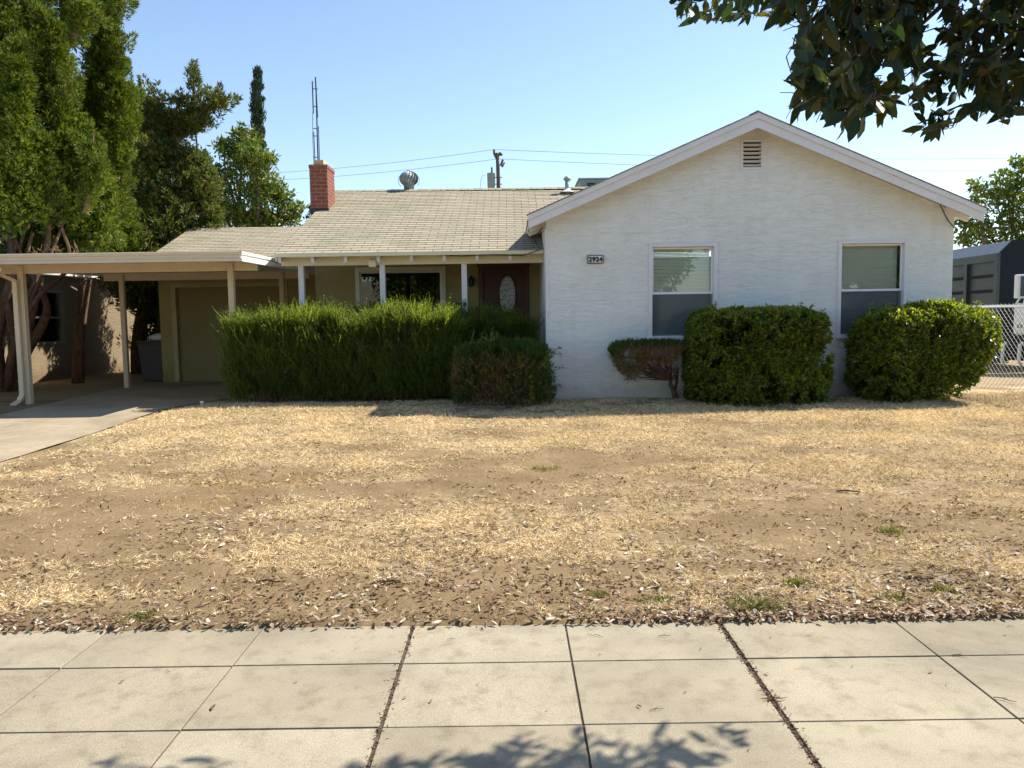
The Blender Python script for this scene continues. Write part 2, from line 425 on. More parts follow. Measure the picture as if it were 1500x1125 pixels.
M['street_leaf'] = leafmat('street_tree_leaf', [(0.014, 0.034, 0.018), (0.022, 0.048, 0.022), (0.035, 0.06, 0.022), (0.045, 0.065, 0.02), (0.12, 0.10, 0.02)], 0.22, 0.45, 0.35, (2.2, 2.2, .7))
M['grass'] = leafmat('straw_blades', [(0.30, 0.19, 0.10), (0.60, 0.46, 0.25), (0.82, 0.67, 0.40), (0.90, 0.78, 0.52)], 0.2, 0.7, 0.15, (1.1, 1.0, 0.8))
M['goldgrass'] = leafmat('golden_blades', [(0.45, 0.27, 0.07), (0.62, 0.40, 0.11)], 0.25, 0.7, 0.15, (1.1, 1.0, 0.7))
M['litter'] = leafmat('dead_leaves', [(0.09, 0.045, 0.025), (0.20, 0.12, 0.07), (0.34, 0.25, 0.17), (0.60, 0.52, 0.41)], 0.05, 0.75, 0.15)
M['weed'] = leafmat('weed_blades', [(0.08, 0.11, 0.02), (0.16, 0.18, 0.04), (0.30, 0.25, 0.08)], 0.3, 0.6, 0.2)

# ------------------------------------------------------------------ foliage builders
def runit(n, r=rng): return unit(r.normal(size=(n, 3)))

def kites(P, D, L, W, U=None, fold=0.18, mid=0.42):
    n = len(P); D = unit(D)
    U = runit(n) if U is None else U
    S = unit(np.cross(D, U)); N = np.cross(S, D)
    L = np.broadcast_to(L, (n,))[:, None]; W = np.broadcast_to(W, (n,))[:, None]
    V = np.empty((n, 4, 3)); m = P + D * L * mid + N * W * fold
    V[:, 0] = P; V[:, 1] = m + S * W / 2; V[:, 2] = P + D * L; V[:, 3] = m - S * W / 2
    return V.reshape(-1, 3), np.arange(n * 4).reshape(n, 4)

class Leaves:
    def __init__(s): s.V = []; s.F = []; s.c = 0
    def add(s, V, F): s.V.append(V); s.F.append(F + s.c); s.c += len(V); return s
    def kites(s, *a, **k): return s.add(*kites(*a, **k))
    def build(s, name, mat, parent=None):
        V = np.concatenate(s.V); F = np.concatenate(s.F)
        org = np.zeros(3); q = parent
        while q is not None: org += np.array(q.location); q = q.parent
        return link(name, mesh_np(name, V - org, F), mat, parent)

def clumps(lv, C, R, dens, L, W, up=0.5, out=0.8, jit=0.6, shell=0.5, squash=1.0):
    """leaf-sized faces through and round each clump; C (n,3), R (n,)"""
    C = np.asarray(C, float); R = np.asarray(R, float)
    cnt = np.maximum(8, (dens * R ** 2)).astype(int); idx = np.repeat(np.arange(len(C)), cnt); n = len(idx)
    d = runit(n); rr = R[idx] * (1 - shell * rng.random(n) ** 1.6)
    P = C[idx] + d * rr[:, None] * np.array([1, 1, squash])
    D = d * out + np.array([0, 0, up]) + runit(n) * jit
    lv.kites(P, D, L * rng.uniform(0.6, 1.3, n), W * rng.uniform(0.7, 1.3, n))
    return lv

def tongues(lv, C, R, O, dens, L, W):
    """each clump becomes an upswept, ragged tongue of short sprays; O is the outward direction of each clump"""
    far = rng.random(len(C)) < .20; C = C + O * (R * rng.uniform(.5, 1.7, len(C)) * far)[:, None] + np.array([0, 0, 1.]) * (R * rng.uniform(0, 1.2, len(C)) * far)[:, None]; R = R * np.where(far, .62, 1)
    cnt = np.maximum(24, dens * R ** 2).astype(int); idx = np.repeat(np.arange(len(C)), cnt); n = len(idx)
    dr = unit(O * .55 + np.array([0, 0, .85]) + rng.normal(size=C.shape) * .28); dd = dr[idx]
    t = rng.random(n) ** 1.15; q = runit(n); q = unit(q - (q * dd).sum(1)[:, None] * dd)
    rad = R[idx] * (1 - t) ** .75 * (.55 + .45 * rng.random(n) ** .4)
    P = C[idx] + dd * (t * R[idx] * 2.5 - R[idx] * .9)[:, None] + q * rad[:, None]
    D = unit(dd * .9 + q * .75 + runit(n) * .4)
    lv.kites(P, D, L * rng.uniform(.55, 1.5, n), W * rng.uniform(.7, 1.3, n))

def flame_pts(p0, p1, R, n, taper=0.86, wob=0.35):
    """clump centres over a flame-shaped lobe that runs from p0 (base) to p1 (tip), most of them near its skin"""
    p0 = np.array(p0, float); p1 = np.array(p1, float); a = p1 - p0
    t = rng.random(n) ** 0.9
    prof = np.where(t < 0.35, 0.45 + 0.55 * np.sin(t / 0.35 * math.pi / 2), 1 - taper * ((t - 0.35) / 0.65) ** 1.3)
    d = runit(n); ax = unit(a[None])[0]; d = unit(d - (d @ ax)[:, None] * ax)
    r = R * prof * (0.25 + 0.75 * rng.random(n) ** 0.35)
    C = p0 + a * t[:, None] + d * r[:, None] + runit(n) * R * wob * 0.35
    return C, np.clip(R * 0.22 * (.4 + .6 * prof) * rng.uniform(0.6, 1.35, n), 0.08, 0.42)

def wiggly(p, q, n=7, amp=0.15):
    p = np.array(p, float); q = np.array(q, float); t = np.linspace(0, 1, n)[:, None]
    w = sum(rng.normal(size=3) * amp * 0.9 / k * np.sin(t * math.pi * k) for k in (1, 2, 3)); return p + (q - p) * t + w

# ------------------------------------------------------------------ ground, walk, driveway
def drive_mask(x, y): return smooth(-4.7, -5.2, x) * smooth(-12, -10.5, x) * smooth(3.9, 6.0, y)
def hg(x, y):
    x = np.asarray(x, float); y = np.asarray(y, float)
    base = 0.012 + 0.258 * np.clip((y - 3.75) / 7.75, 0, 1) ** 0.92
    base = np.where(y < 3.75, 0.012, base) - 0.05 * drive_mask(x, y)
    far = smooth(13, 19, y) * smooth(7.2, 11, x); base = base - 0.27 * far
    return base

def straw(x, y):
    """where dry grass still covers the soil"""
    f = 0.475 + 0.8 * (fbm(x * 0.75 + 3.1, y * 1.35 + 1.7, 3, 3) - 0.5) + 0.75 * (fbm(x * 2.1 + 7, y * 3.4, 9, 3) - 0.5)
    f = f + 0.14 * smooth(6.0, 10.0, y) - 0.05 * smooth(6.2, 4.2, y)
    for (cx, cy, sx, sy, am) in ((-2.7, 4.9, 0.8, 0.22, -0.34), (-1.4, 4.35, 0.5, 0.16, -0.34), (1.3, 4.45, 0.8, 0.2, -0.30),
                                 (2.5, 5.2, 1.4, 0.35, -0.34), (0.3, 4.1, 0.6, 0.14, -0.25), (-3.6, 6.2, 1.3, 0.4, -0.32), (-2.6, 6.9, 1.6, 0.3, -0.2),
                                 (0.6, 7.4, 1.5, 0.25, -0.25), (-2.6, 8.8, 1.6, 0.8, 0.2), (3.4, 6.9, 2.2, 0.5, 0.2),
                                 (-0.9, 5.5, 1.2, 0.35, 0.22), (-2.4, 4.15, 0.5, 0.16, 0.4), (4.5, 9.5, 2.6, 1.0, 0.2), (0.6, 6.5, 1.6, 0.2, -0.2), (-3.3, 5.5, 1.4, 0.35, -0.18), (-1.2, 6.3, 1.2, 0.2, -0.14), (4.0, 6.1, 1.2, 0.3, -0.15)):
        f = f + am * np.exp(-((x - cx) / sx) ** 2 - ((y - cy) / sy) ** 2)
    return np.clip(f * smooth(3.72, 3.85, y) * (1 - smooth(-5.1, -5.4, x) * smooth(9, 11, y)), 0, 1)

gx = np.concatenate([-np.geomspace(700, 10.2, 26), np.arange(-10, 10.01, 0.06), np.geomspace(10.2, 700, 26)])
gy = np.concatenate([-np.geomspace(700, 1.0, 18), np.arange(0.0, 3.55, 0.3), np.arange(3.6, 13.5, 0.06), np.geomspace(13.6, 1500, 44)])
GX, GY = np.meshgrid(gx, gy)
Z = hg(GX, GY)
near = (np.abs(GX) < 10.1) & (GY > 3.74) & (GY < 13.6)
Z = Z + np.where(near, (fbm(GX * 2.2, GY * 2.2, 21, 4) - 0.5) * 0.05 * smooth(3.74, 4.1, GY), 0)
Z = np.where((GY < 3.70) & (GY > 2.1), -0.045, Z)
Z = np.where((GY <= 0.4), -0.16, Z)
Z = np.where((GX < np.where(GY < 12.2, -5.42, np.minimum(-4.45, -5.4 + .55 * (GY - 12.2)))) & (GX > -7.4 - .7 * np.clip((GY - 11.2) / 5.8, 0, 1)) & (GY > 3.7) & (GY < 17.4), Z - 0.04, Z)
V = np.stack([GX, GY, Z], -1).reshape(-1, 3); nx = len(gx); ny = len(gy)
ii, jj = np.meshgrid(np.arange(nx - 1), np.arange(ny - 1)); k0 = (jj * nx + ii).ravel()
F = np.stack([k0, k0 + 1, k0 + nx + 1, k0 + nx], 1)
me = mesh_np('ground', V, F)
at_ = me.attributes.new('straw', 'FLOAT', 'POINT')
at_.data.foreach_set('value', np.where(GY < 13.5, straw(GX, GY), 0.55).ravel().astype(np.float32))
g = link('ground', me, M['ground']); tag(g, kind='structure')
me.polygons.foreach_set('use_smooth', np.ones(len(F), bool))

# sidewalk: cast slabs with open joints over a soil bed
xs = [-6.6, -5.84, -5.08, -4.32, -3.53, -2.77, -2.013, -1.253, -0.507, 0.247, 1.008, 1.866, 2.62, 3.38, 4.14, 4.9, 5.66, 6.4]
xw = {1.008: 0.011, -0.507: 0.008, 0.247: 0.0045}
ys = [2.2, 2.752, 3.288, 3.735]
mb = MB()
for i in range(len(xs) - 1):
    for j in range(3):
        ga = xw.get(xs[i], 0.004) ; gb = xw.get(xs[i + 1], 0.004); d = random.uniform(-0.002, 0.002)
        mb.box(xs[i] + ga, xs[i + 1] - gb, ys[j] + (0.0045 if j else 0), ys[j + 1] - (0.0045 if j < 2 else random.uniform(0, 0.02)), -0.1, d)
w = mb.build('sidewalk', M['walk'], bevel=0.003); tag(w, kind='structure')
mb = MB(); mb.box(-60, -6.61, 2.2, 3.735, -0.1, 0.0).box(6.41, 60, 2.2, 3.735, -0.1, 0.0)
w = mb.build('sidewalk', M['walk']); tag(w, kind='structure')
mb = MB(); mb.box(-60, 60, 2.15, 3.70, -0.2, -0.007)
w = mb.build('joint_soil', M['jsoil']); tag(w, kind='structure')

# driveway sheet
dx = np.linspace(0, 1, 14); dy = np.concatenate([np.linspace(3.75, 12, 30), np.linspace(12.3, 17.44, 12)])
DV = []
for y in dy:
    xl = -7.55 if y < 11.2 else -7.55 - 0.75 * (y - 11.2) / 5.8
    xr = -5.30 + 0.03 * math.sin(y * 2.1) + 0.10 * (fbm(np.array(y * 2.3), np.array(1.0), 5, 4).item() - .5) if y < 12.2 else min(-4.3, -5.25 + 0.55 * (y - 12.2))
    for t in dx:
        x = xl + (xr - xl) * t; DV.append((x, y, float(hg(x, y)) + 0.012))
n = len(dx); DF = [(j * n + i, j * n + i + 1, (j + 1) * n + i + 1, (j + 1) * n + i) for j in range(len(dy) - 1) for i in range(n - 1)]
d = link('driveway', mesh_np('driveway', DV, DF), M['drive']); tag(d, kind='structure')
for p in d.data.polygons: p.use_smooth = True
mb = MB(); mb.box(-300, 300, -9.5, -0.35, -0.3, -0.12); r = mb.build('road', M['asphalt']); tag(r, kind='structure')
mb = MB(); mb.box(-300, 300, -0.35, 0.41, -0.3, 0.014).box(-300, 300, -10.1, -9.5, -0.3, 0.02); r = mb.build('kerb', M['walk'], bevel=0.02); tag(r, kind='structure')

# ------------------------------------------------------------------ house
GZ = 0.27
house = thing('house', 'white stucco bungalow with front gable, brick chimney and shaded porch', 'house', (1.5, 12.0, GZ))
RX, RZ, SL = 3.69, 4.52, 0.425
XL, XR = 0.555, 6.84
EL, ER = 0.28, 7.09
RF, RB = 11.65, 20.2
def gz(x): return RZ - SL * abs(x - RX)
def mz(y): return 2.665 + 0.385 * (y - 12.85) if y <= 17.4 else 2.665 + 0.385 * 4.55 - 0.385 * (y - 17.4)

def wall_y(mb, Y, xb, z0, top, openings, depth=0.14):
    """wall in the plane y=Y cut by openings (x0,x1,z0,z1), with reveals"""
    xb = sorted(set(list(xb) + [o[0] for o in openings] + [o[1] for o in openings]))
    for a, b in zip(xb[:-1], xb[1:]):
        op = [o for o in openings if o[0] <= a + 1e-6 and o[1] >= b - 1e-6]
        if not op: mb.quad((a, Y, z0), (b, Y, z0), (b, Y, top(b)), (a, Y, top(a)))
        else:
            o = op[0]
            if o[2] > z0: mb.quad((a, Y, z0), (b, Y, z0), (b, Y, o[2]), (a, Y, o[2]))
            mb.quad((a, Y, o[3]), (b, Y, o[3]), (b, Y, top(b)), (a, Y, top(a)))
    for (x0, x1, a, b) in openings:
        y2 = Y + depth
        mb.quad((x0, Y, a), (x0, Y, b), (x0, y2, b), (x0, y2, a)); mb.quad((x1, Y, b), (x1, Y, a), (x1, y2, a), (x1, y2, b))
        mb.quad((x0, Y, b), (x1, Y, b), (x1, y2, b), (x0, y2, b)); mb.quad((x0, Y, a), (x0, y2, a), (x1, y2, a), (x1, Y, a))

W1 = (2.185, 3.15, 1.225, 2.61); W2 = (5.11, 6.09, 1.21, 2.62); VT = (3.575, 3.86, 3.79, 4.18)
PW = (-2.87, -1.30, 1.05, 2.48); DR = (-0.53, 0.27, 0.40, 2.53)
PY = 14.7
mb = MB()
wall_y(mb, 12.0, [XL, RX, XR], -0.1, lambda x: gz(x) - 0.09, [W1, W2, VT])
mb.quad((XL, PY, -0.1), (XL, 12.0, -0.1), (XL, 12.0, gz(XL) - 0.09), (XL, PY, gz(XL) - 0.09))
mb.quad((XR, 12.0, -0.1), (XR, RB - 0.3, -0.1), (XR, RB - 0.3, gz(XR) - 0.09), (XR, 12.0, gz(XR) - 0.09))
mb.quad((XR, RB - 0.3, -0.1), (-3.7, RB - 0.3, -0.1), (-3.7, RB - 0.3, 3.0), (XR, RB - 0.3, 3.0))
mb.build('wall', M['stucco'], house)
mb = MB()
wall_y(mb, PY, [-3.7, XL], -0.1, lambda x: mz(PY) - 0.07, [PW, DR])
mb.quad((-3.7, RB - 0.3, -0.1), (-3.7, PY, -0.1), (-3.7, PY, mz(PY) - 0.07), (-3.7, RB - 0.3, mz(PY) - 0.07))
mb.add([(-3.7, PY, mz(PY) - 0.071), (-3.7, 17.4, mz(17.4) - 0.07), (-3.7, 20.1, mz(PY) - 0.071)], [(0, 1, 2)])
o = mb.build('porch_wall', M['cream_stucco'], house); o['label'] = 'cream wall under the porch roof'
mb = MB(); mb.box(XL - 0.012, XL + 0.035, 11.985, 12.6, 0.2, 2.9)
mb.build('corner_board', M['trim'], house)
# interior surfaces seen through the glass
mb = MB(); mb.box(-3.6, 6.7, 17.6, 17.7, 0, 2.9); mb.box(-3.6, 6.7, 12.2, 17.6, 0.2, 0.24)
mb.build('interior', M['interior'], house)

# roofs
def courses(mb, A, B, C, D, exposure=0.14, lift=0.007):
    """lapped shingle courses on the slope A-B (eave) to D-C (ridge)"""
    A, B, C, D = map(Vector, (A, B, C, D)); ln = (D - A).length; n = max(1, int(round(ln / exposure)))
    nrm = (B - A).cross(D - A).normalized()
    if nrm.z < 0: nrm = -nrm
    wid = (B - A).length; seg = max(1, int(wid / 0.5))
    for i in range(n):
        a = i / n; b = (i + 1) / n
        for k in range(seg):
            s0, s1 = k / seg, (k + 1) / seg
            def P(s, t, h): return (A.lerp(B, s)).lerp(D.lerp(C, s), t) + nrm * h
            h0 = lift + 0.004 * vnoise(np.array(s0 * wid * 1.7), np.array(i * 3.3), 5).item()
            h1 = lift + 0.004 * vnoise(np.array(s1 * wid * 1.7), np.array(i * 3.3), 5).item()
            u0, u1, v0, v1 = s0 * wid, s1 * wid, i * 0.14, (i + 1) * 0.14
            mb.quad(P(s0, a, h0), P(s1, a, h1), P(s1, b, 0.002), P(s0, b, 0.002), [(u0, v0 + .008), (u1, v0 + .008), (u1, v1 - .001), (u0, v1 - .001)])
            mb.quad(P(s0, a, -0.004), P(s1, a, -0.004), P(s1, a, h1), P(s0, a, h0), [(u0, v0 + .003)] * 4)

XE = -3.875
mb = MB()
courses(mb, (XE, 12.83, mz(12.83)), (XL, 12.83, mz(12.83)), (XL, 17.4, mz(17.4)), (XE, 17.4, mz(17.4) + 0.02))
courses(mb, (XL, 13.6, mz(13.6)), (XR, 13.6, mz(13.6)), (XR, 17.4, mz(17.4) - 0.03), (XL, 17.4, mz(17.4)))
mb.quad((XR, 17.4, mz(17.4)), (XR, 20.4, mz(20.4)), (XE, 20.4, mz(20.4)), (XE, 17.4, mz(17.4) + 0.01))
for i in range(34):
    x0 = XE + i * 0.31; x1 = x0 + 0.318; h = 0.022
    mb.quad((x0, 17.27, mz(17.27) + 0.012 + h), (x1, 17.27, mz(17.27) + 0.012 + h * .6), (x1, 17.4, mz(17.4) + h + .012), (x0, 17.4, mz(17.4) + h * 1.4 + .012))
    mb.quad((x1, 17.4, mz(17.4) + h + .012), (x1, 17.53, mz(17.53) + .012 + h), (x0, 17.53, mz(17.53) + .012 + h), (x0, 17.4, mz(17.4) + h * 1.4 + .012))
main_roof = mb.build('roof', M['shingle'], house); main_roof['label'] = 'tan shingled main roof above the porch'
mb = MB()     # board deck under the main roof
mb.prism([(12.86, mz(12.86) - 0.01), (17.4, mz(17.4) - 0.012), (17.4, mz(17.4) - 0.075), (12.86, mz(12.86) - 0.06)], 'x', XE + 0.02, XL - 0.002)
mb.build('roof_deck', M['wood'], house)
mb = MB()
courses(mb, (EL, RF, gz(EL)), (EL, RB, gz(EL)), (RX, RB, RZ), (RX, RF, RZ))
courses(mb, (ER, RB, gz(ER)), (ER, RF, gz(ER)), (RX, RF, RZ), (RX, RB, RZ))
for i in range(28):
    y0 = RF + i * 0.31; y1 = y0 + 0.315; h = 0.02
    for sgn in (-1, 1):
        mb.quad((RX, y0, RZ + h + .016), (RX, y1, RZ + h), (RX + sgn * .13, y1, gz(RX + .13) + h), (RX + sgn * .13, y0, gz(RX + .13) + h + .008))
gr = mb.build('roof', M['shingle'], house); gr['label'] = 'shingled roof over the front gable'
mb = MB()
for (xe, sg) in ((EL, 1), (ER, -1)):
    mb.prism([(xe + 0.01 * sg, gz(xe) - 0.008), (RX, RZ - 0.012), (RX, RZ - 0.075), (xe + 0.02 * sg, gz(xe) - 0.075)], 'y', RF + 0.03, RB)
mb.build('roof_deck', M['wood'], house)
# rake boards: wide lower board, narrower top moulding, thin dark shingle edge
mb = MB(); mt = MB(); me_ = MB()
for (xe, sg) in ((EL, 1), (ER, -1)):
    x0 = xe - 0.005 * sg
    mb.prism([(x0, gz(x0) - 0.065), (RX, RZ - 0.072), (RX, RZ - 0.215), (x0 + 0.01 * sg, gz(x0) - 0.185)], 'y', RF - 0.002, RF + 0.03)
    mt.prism([(x0 - .01 * sg, gz(x0) + 0.000), (RX, RZ - 0.002), (RX, RZ - 0.085), (x0 - .01 * sg, gz(x0) - 0.075)], 'y', RF - 0.026, RF - 0.003)
    me_.prism([(x0 - .02 * sg, gz(x0) + 0.014), (RX, RZ + 0.016), (RX, RZ + 0.0005), (x0 - .02 * sg, gz(x0) + 0.001)], 'y', RF - 0.036, RF + 0.1)
mb.build('rake_board', M['trim'], house); mt.build('rake_moulding', M['trim'], house); me_.build('shingle_edge', M['shingle'], house)
for xe, sg in ((EL, 1), (ER, -1)):
    for k in range(8):
        y = 12.0 + k * 0.6; mb = MB()
        mb.beam((xe + .03 * sg, y, gz(xe) - 0.105), (xe + 0.4 * sg, y, gz(xe + 0.4 * sg) - 0.125), 0.045, 0.09)
        mb.build('rafter_tail', M['trim'], house)
# porch eave: drip edge, beam, rafter tails, posts
mb = MB(); mb.box(XE - 0.01, XL - 0.01, 12.80, 12.835, mz(12.83) - 0.055, mz(12.83) + 0.002)
mb.box(XE - 0.02, XE + 0.012, 12.835, 12.85, mz(12.83) - 0.055, mz(12.83)); mb.build('eave_board', M['cream_trim'], house)
mb = MB(); mb.beam((XE, 12.86, mz(12.86) - 0.072), (XE, 17.4, mz(17.4) - 0.072), 0.03, 0.12); mb.build('left_rake_board', M['trim'], house)
mb = MB(); mb.box(-3.85, XL - 0.003, 13.06, 13.16, 2.475, 2.62); mb.build('porch_beam', M['cream_trim'], house)
for k in range(9):
    x = -3.82 + k * 0.545
    if x > XL - 0.06: break
    mb = MB(); mb.beam((x, 12.87, mz(12.87) - 0.115), (x, 14.68, mz(14.68) - 0.125), 0.05, 0.10); mb.build('rafter', M['trim'], house)
for x in (-3.53, -2.16, -0.78):
    mb = MB(); mb.box(x - 0.045, x + 0.045, 13.065, 13.155, 0.38, 2.475); mb.build('porch_post', M['trim'], house, bevel=0.004)
mb = MB(); mb.box(-3.9, XL - 0.02, 12.75, PY - 0.002, 0.0, 0.38); mb.build('porch_slab', M['drive'], house)

# double-hung windows of the gable
def dh_window(o, sash_z):
    x0, x1, z0, z1 = o; Y = 12.0
    mb = MB(); fw = 0.05
    mb.box(x0 - fw, x0 + 0.006, Y - 0.025, Y + 0.10, z0 - 0.045, z1 + fw); mb.box(x1 - 0.006, x1 + fw, Y - 0.025, Y + 0.10, z0 - 0.045, z1 + fw)
    mb.box(x0 + 0.006, x1 - 0.006, Y - 0.028, Y + 0.10, z1 - 0.004, z1 + fw); 
    fr = mb.build('window', M['trim'], house, bevel=0.004)
    mb = MB(); mb.box(x0 - fw - 0.015, x1 + fw + 0.015, Y - 0.055, Y + 0.08, z0 - 0.05, z0 - 0.004); mb.build('sill', M['trim'], fr, bevel=0.005)
    for (a, b, yo, nm) in ((sash_z - 0.012, z1 - 0.006, 0.045, 'upper'), (z0, sash_z + 0.02, 0.07, 'lower')):
        mb = MB(); w = 0.028; y0 = Y + yo; y1 = y0 + 0.022
        xa, xb = x0 + 0.008, x1 - 0.008
        mb.box(xa, xa + w, y0, y1, a, b); mb.box(xb - w, xb, y0, y1, a, b)
        mb.box(xa + w, xb - w, y0, y1, a, a + 0.034); mb.box(xa + w, xb - w, y0, y1, b - 0.028, b)
        mb.build('sash', M['vinyl'], fr, bevel=0.002)
        mb = MB(); mb.quad((xa + w - .003, y0 + 0.011, a + 0.03), (xb - w + .003, y0 + 0.011, a + 0.03), (xb - w + .003, y0 + 0.011, b - 0.025), (xa + w - .003, y0 + 0.011, b - 0.025))
        mb.build('pane', M['glass'], fr)
    mb = MB(); mb.quad((x0 + .02, Y + 0.05, z0 + 0.015), (x1 - .02, Y + 0.05, z0 + 0.015), (x1 - .02, Y + 0.05, sash_z - 0.012), (x0 + .02, Y + 0.05, sash_z - 0.012))
    mb.build('insect_screen', M['screen'], fr)
    mb = MB(); zz = z0 + 0.02
    while zz < z1 - 0.03:
        s = random.uniform(-0.0015, 0.0015)
        mb.quad((x0 + .035, Y + 0.155, zz + s), (x1 - .035, Y + 0.155, zz - s), (x1 - .035, Y + 0.163, zz + 0.019 - s), (x0 + .035, Y + 0.163, zz + 0.019 + s)); zz += 0.0215
    mb.box(x0 + .03, x1 - .03, Y + 0.145, Y + 0.175, z1 - 0.035, z1 - 0.005)
    mb.build('blind', M['blind'], fr)
dh_window(W1, 1.895); dh_window(W2, 1.90)

# louvred gable vent
x0, x1, z0, z1 = VT
mb = MB(); mb.box(x0 - .03, x0 + .004, 11.985, 12.03, z0 - .03, z1 + .03); mb.box(x1 - .004, x1 + .03, 11.985, 12.03, z0 - .03, z1 + .03)
mb.box(x0 + .004, x1 - .004, 11.985, 12.03, z1 - .004, z1 + .03); mb.box(x0 + .004, x1 - .004, 11.985, 12.03, z0 - .03, z0 + .004)
vf = mb.build('gable_vent', M['trim'], house)
mb = MB(); mb.quad((x0, 12.12, z0), (x1, 12.12, z0), (x1, 12.12, z1), (x0, 12.12, z1)); mb.build('vent_backing', M['dark'], vf)
for k in range(6):
    z = z0 + 0.012 + k * (z1 - z0 - 0.02) / 6
    mb = MB(); mb.beam(((x0 + .005), 12.02, z + 0.02), ((x1 - .005), 12.02, z + 0.02), 0.05, 0.012, up=(0, 0.42, 0.9)); mb.build('louvre', M['trim'], vf)

# picture window
x0, x1, z0, z1 = PW
mb = MB(); fw = 0.07
for (a, b, c, d) in ((x0 - fw, x0 + .012, z0 - fw, z1 + fw), (x1 - .012, x1 + fw, z0 - fw, z1 + fw), (x0 + .012, x1 - .012, z1 - .012, z1 + fw), (x0 + .012, x1 - .012, z0 - fw, z0 + .012)):
    mb.box(a, b, PY - 0.03, PY + 0.1, c, d)
pw = mb.build('picture_window', M['cream_trim'], house, bevel=0.004)
mb = MB()
for (a, b, c, d) in ((x0 + .013, x0 + .04, z0 + .013, z1 - .013), (x1 - .04, x1 - .013, z0 + .013, z1 - .013), (x0 + .04, x1 - .04, z1 - .04, z1 - .013), (x0 + .04, x1 - .04, z0 + .013, z0 + .04)):
    mb.box(a, b, PY + 0.02, PY + 0.05, c, d)
mb.build('inner_frame', M['steel'], pw)
mb = MB(); mb.quad((x0 + .03, PY + .035, z0 + .03), (x1 - .03, PY + .035, z0 + .03), (x1 - .03, PY + .035, z1 - .03), (x0 + .03, PY + .035, z1 - .03)); mb.build('pane', M['glass_big'], pw)

# front door with oval leaded glass
x0, x1, z0, z1 = DR
mb = MB()
mb.box(x0 - .08, x0 + .006, PY - .03, PY + .08, z0, z1 + .02); mb.box(x1 - .006, x1 + .08, PY - .03, PY + .08, z0, z1 + .02); mb.box(x0 - .10, x1 + .10, PY - .035, PY + .08, z1 + .001, z1 + .10)
df = mb.build('door_frame', M['brown_frame'], house, bevel=0.004)
cx, cz, ra, rb_ = -0.065 + 0.0, 2.0, 0.165, 0.375
N_ = 40
ring = [(cx + ra * math.cos(2 * math.pi * k / N_), cz + rb_ * math.sin(2 * math.pi * k / N_)) for k in range(N_)]
mb = MB(); yd = PY + 0.03
def rectpt(t):
    c, s = math.cos(t), math.sin(t); hx0, hx1, hz0, hz1 = x0 + .008 - cx, x1 - .008 - cx, z0 + .003 - cz, z1 - .002 - cz
    k = min((hx1 / c if c > 1e-6 else (hx0 / c if c < -1e-6 else 9)), (hz1 / s if s > 1e-6 else (hz0 / s if s < -1e-6 else 9)))
    return (cx + c * k, cz + s * k)
angs = sorted([2 * math.pi * k / N_ for k in range(N_)] + [math.atan2(b, a) % (2 * math.pi) for a in (x0 + .008 - cx, x1 - .008 - cx) for b in (z0 + .003 - cz, z1 - .002 - cz)])
inn = []
for t in angs:
    c, s = math.cos(t), math.sin(t); r_ = 1 / math.sqrt((c / ra) ** 2 + (s / rb_) ** 2); inn.append((cx + c * r_, cz + s * r_))
out = [rectpt(t) for t in angs]; q = len(angs)
for k in range(q):
    a, b, c, d_ = out[k], out[(k + 1) % q], inn[(k + 1) % q], inn[k]
    mb.quad((a[0], yd, a[1]), (b[0], yd, b[1]), (c[0], yd, c[1]), (d_[0], yd, d_[1]))
for zz in (0.55,):
    mb.box(x0 + .14, cx - .03, yd - .012, yd, zz, zz + .75); mb.box(cx + .03, x1 - .14, yd - .012, yd, zz, zz + .75)
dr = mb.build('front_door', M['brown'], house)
mb = MB(); mb.tube([(p[0], yd - .004, p[1]) for p in ring + ring[:1]], 0.016, 6, False); mb.build('oval_frame', M['brown_frame'], dr, smooth=True)
def m_leaded():
    t = NT('leaded_glass'); v = t.coord('Object')
    vo = t.n('ShaderNodeTexVoronoi', feature='DISTANCE_TO_EDGE'); vo.inputs['Scale'].default_value = 13
    t.l(t.coord('Object', (1.6, 1, 0.8)), vo.inputs['Vector'])
    ln = t.ramp(vo.outputs['Distance'], [(0.035, 0.0), (0.07, 1.0)])
    n = t.noise(v, 30, 3); c = t.ramp(n, [(0.3, (0.16, 0.21, 0.21)), (0.7, (0.50, 0.55, 0.52))])
    return t.done(t.bsdf(t.mix(ln, (0.03, 0.035, 0.035), c), 0.14, 0, 0.7, t.bump(n, 0.5, 0.01)))
mb = MB(); mb.add([(p[0], yd + .004, p[1]) for p in ring], [tuple(range(N_))]); mb.build('oval_glass', m_leaded(), dr)
mb = MB(); mb.lathe([(0.0, -0.03), (0.026, -0.02), (0.03, 0), (0.026, 0.02), (0, 0.03)], (x0 + .07, yd - .05, 1.35), 10); mb.build('door_knob', M['steel'], dr, smooth=True)

# garage wing
GY0 = 17.45; GX0, GX1 = -7.93, -3.72
mb = MB(); GD = (-7.55, -5.12, 0.2, 2.36)
wall_y(mb, GY0, [GX0, GX1], -0.1, lambda x: 2.66, [GD], 0.12)
mb.quad((GX0, 23.5, -0.1), (GX0, GY0, -0.1), (GX0, GY0, 2.66), (GX0, 23.5, 2.66))
mb.add([(GX0, GY0, 2.659), (GX0, 20.6, 4.0), (GX0, 23.5, 2.659)], [(0, 1, 2)])
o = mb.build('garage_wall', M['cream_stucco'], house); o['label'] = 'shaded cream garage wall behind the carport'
mb = MB(); x0, x1, z0, z1 = GD
mb.box(x0 - .10, x0 + .004, GY0 - .025, GY0 + .1, z0, z1 + .09); mb.box(x1 - .004, x1 + .10, GY0 - .025, GY0 + .1, z0, z1 + .09); mb.box(x0 + .004, x1 - .004, GY0 - .028, GY0 + .1, z1 - .004, z1 + .09)
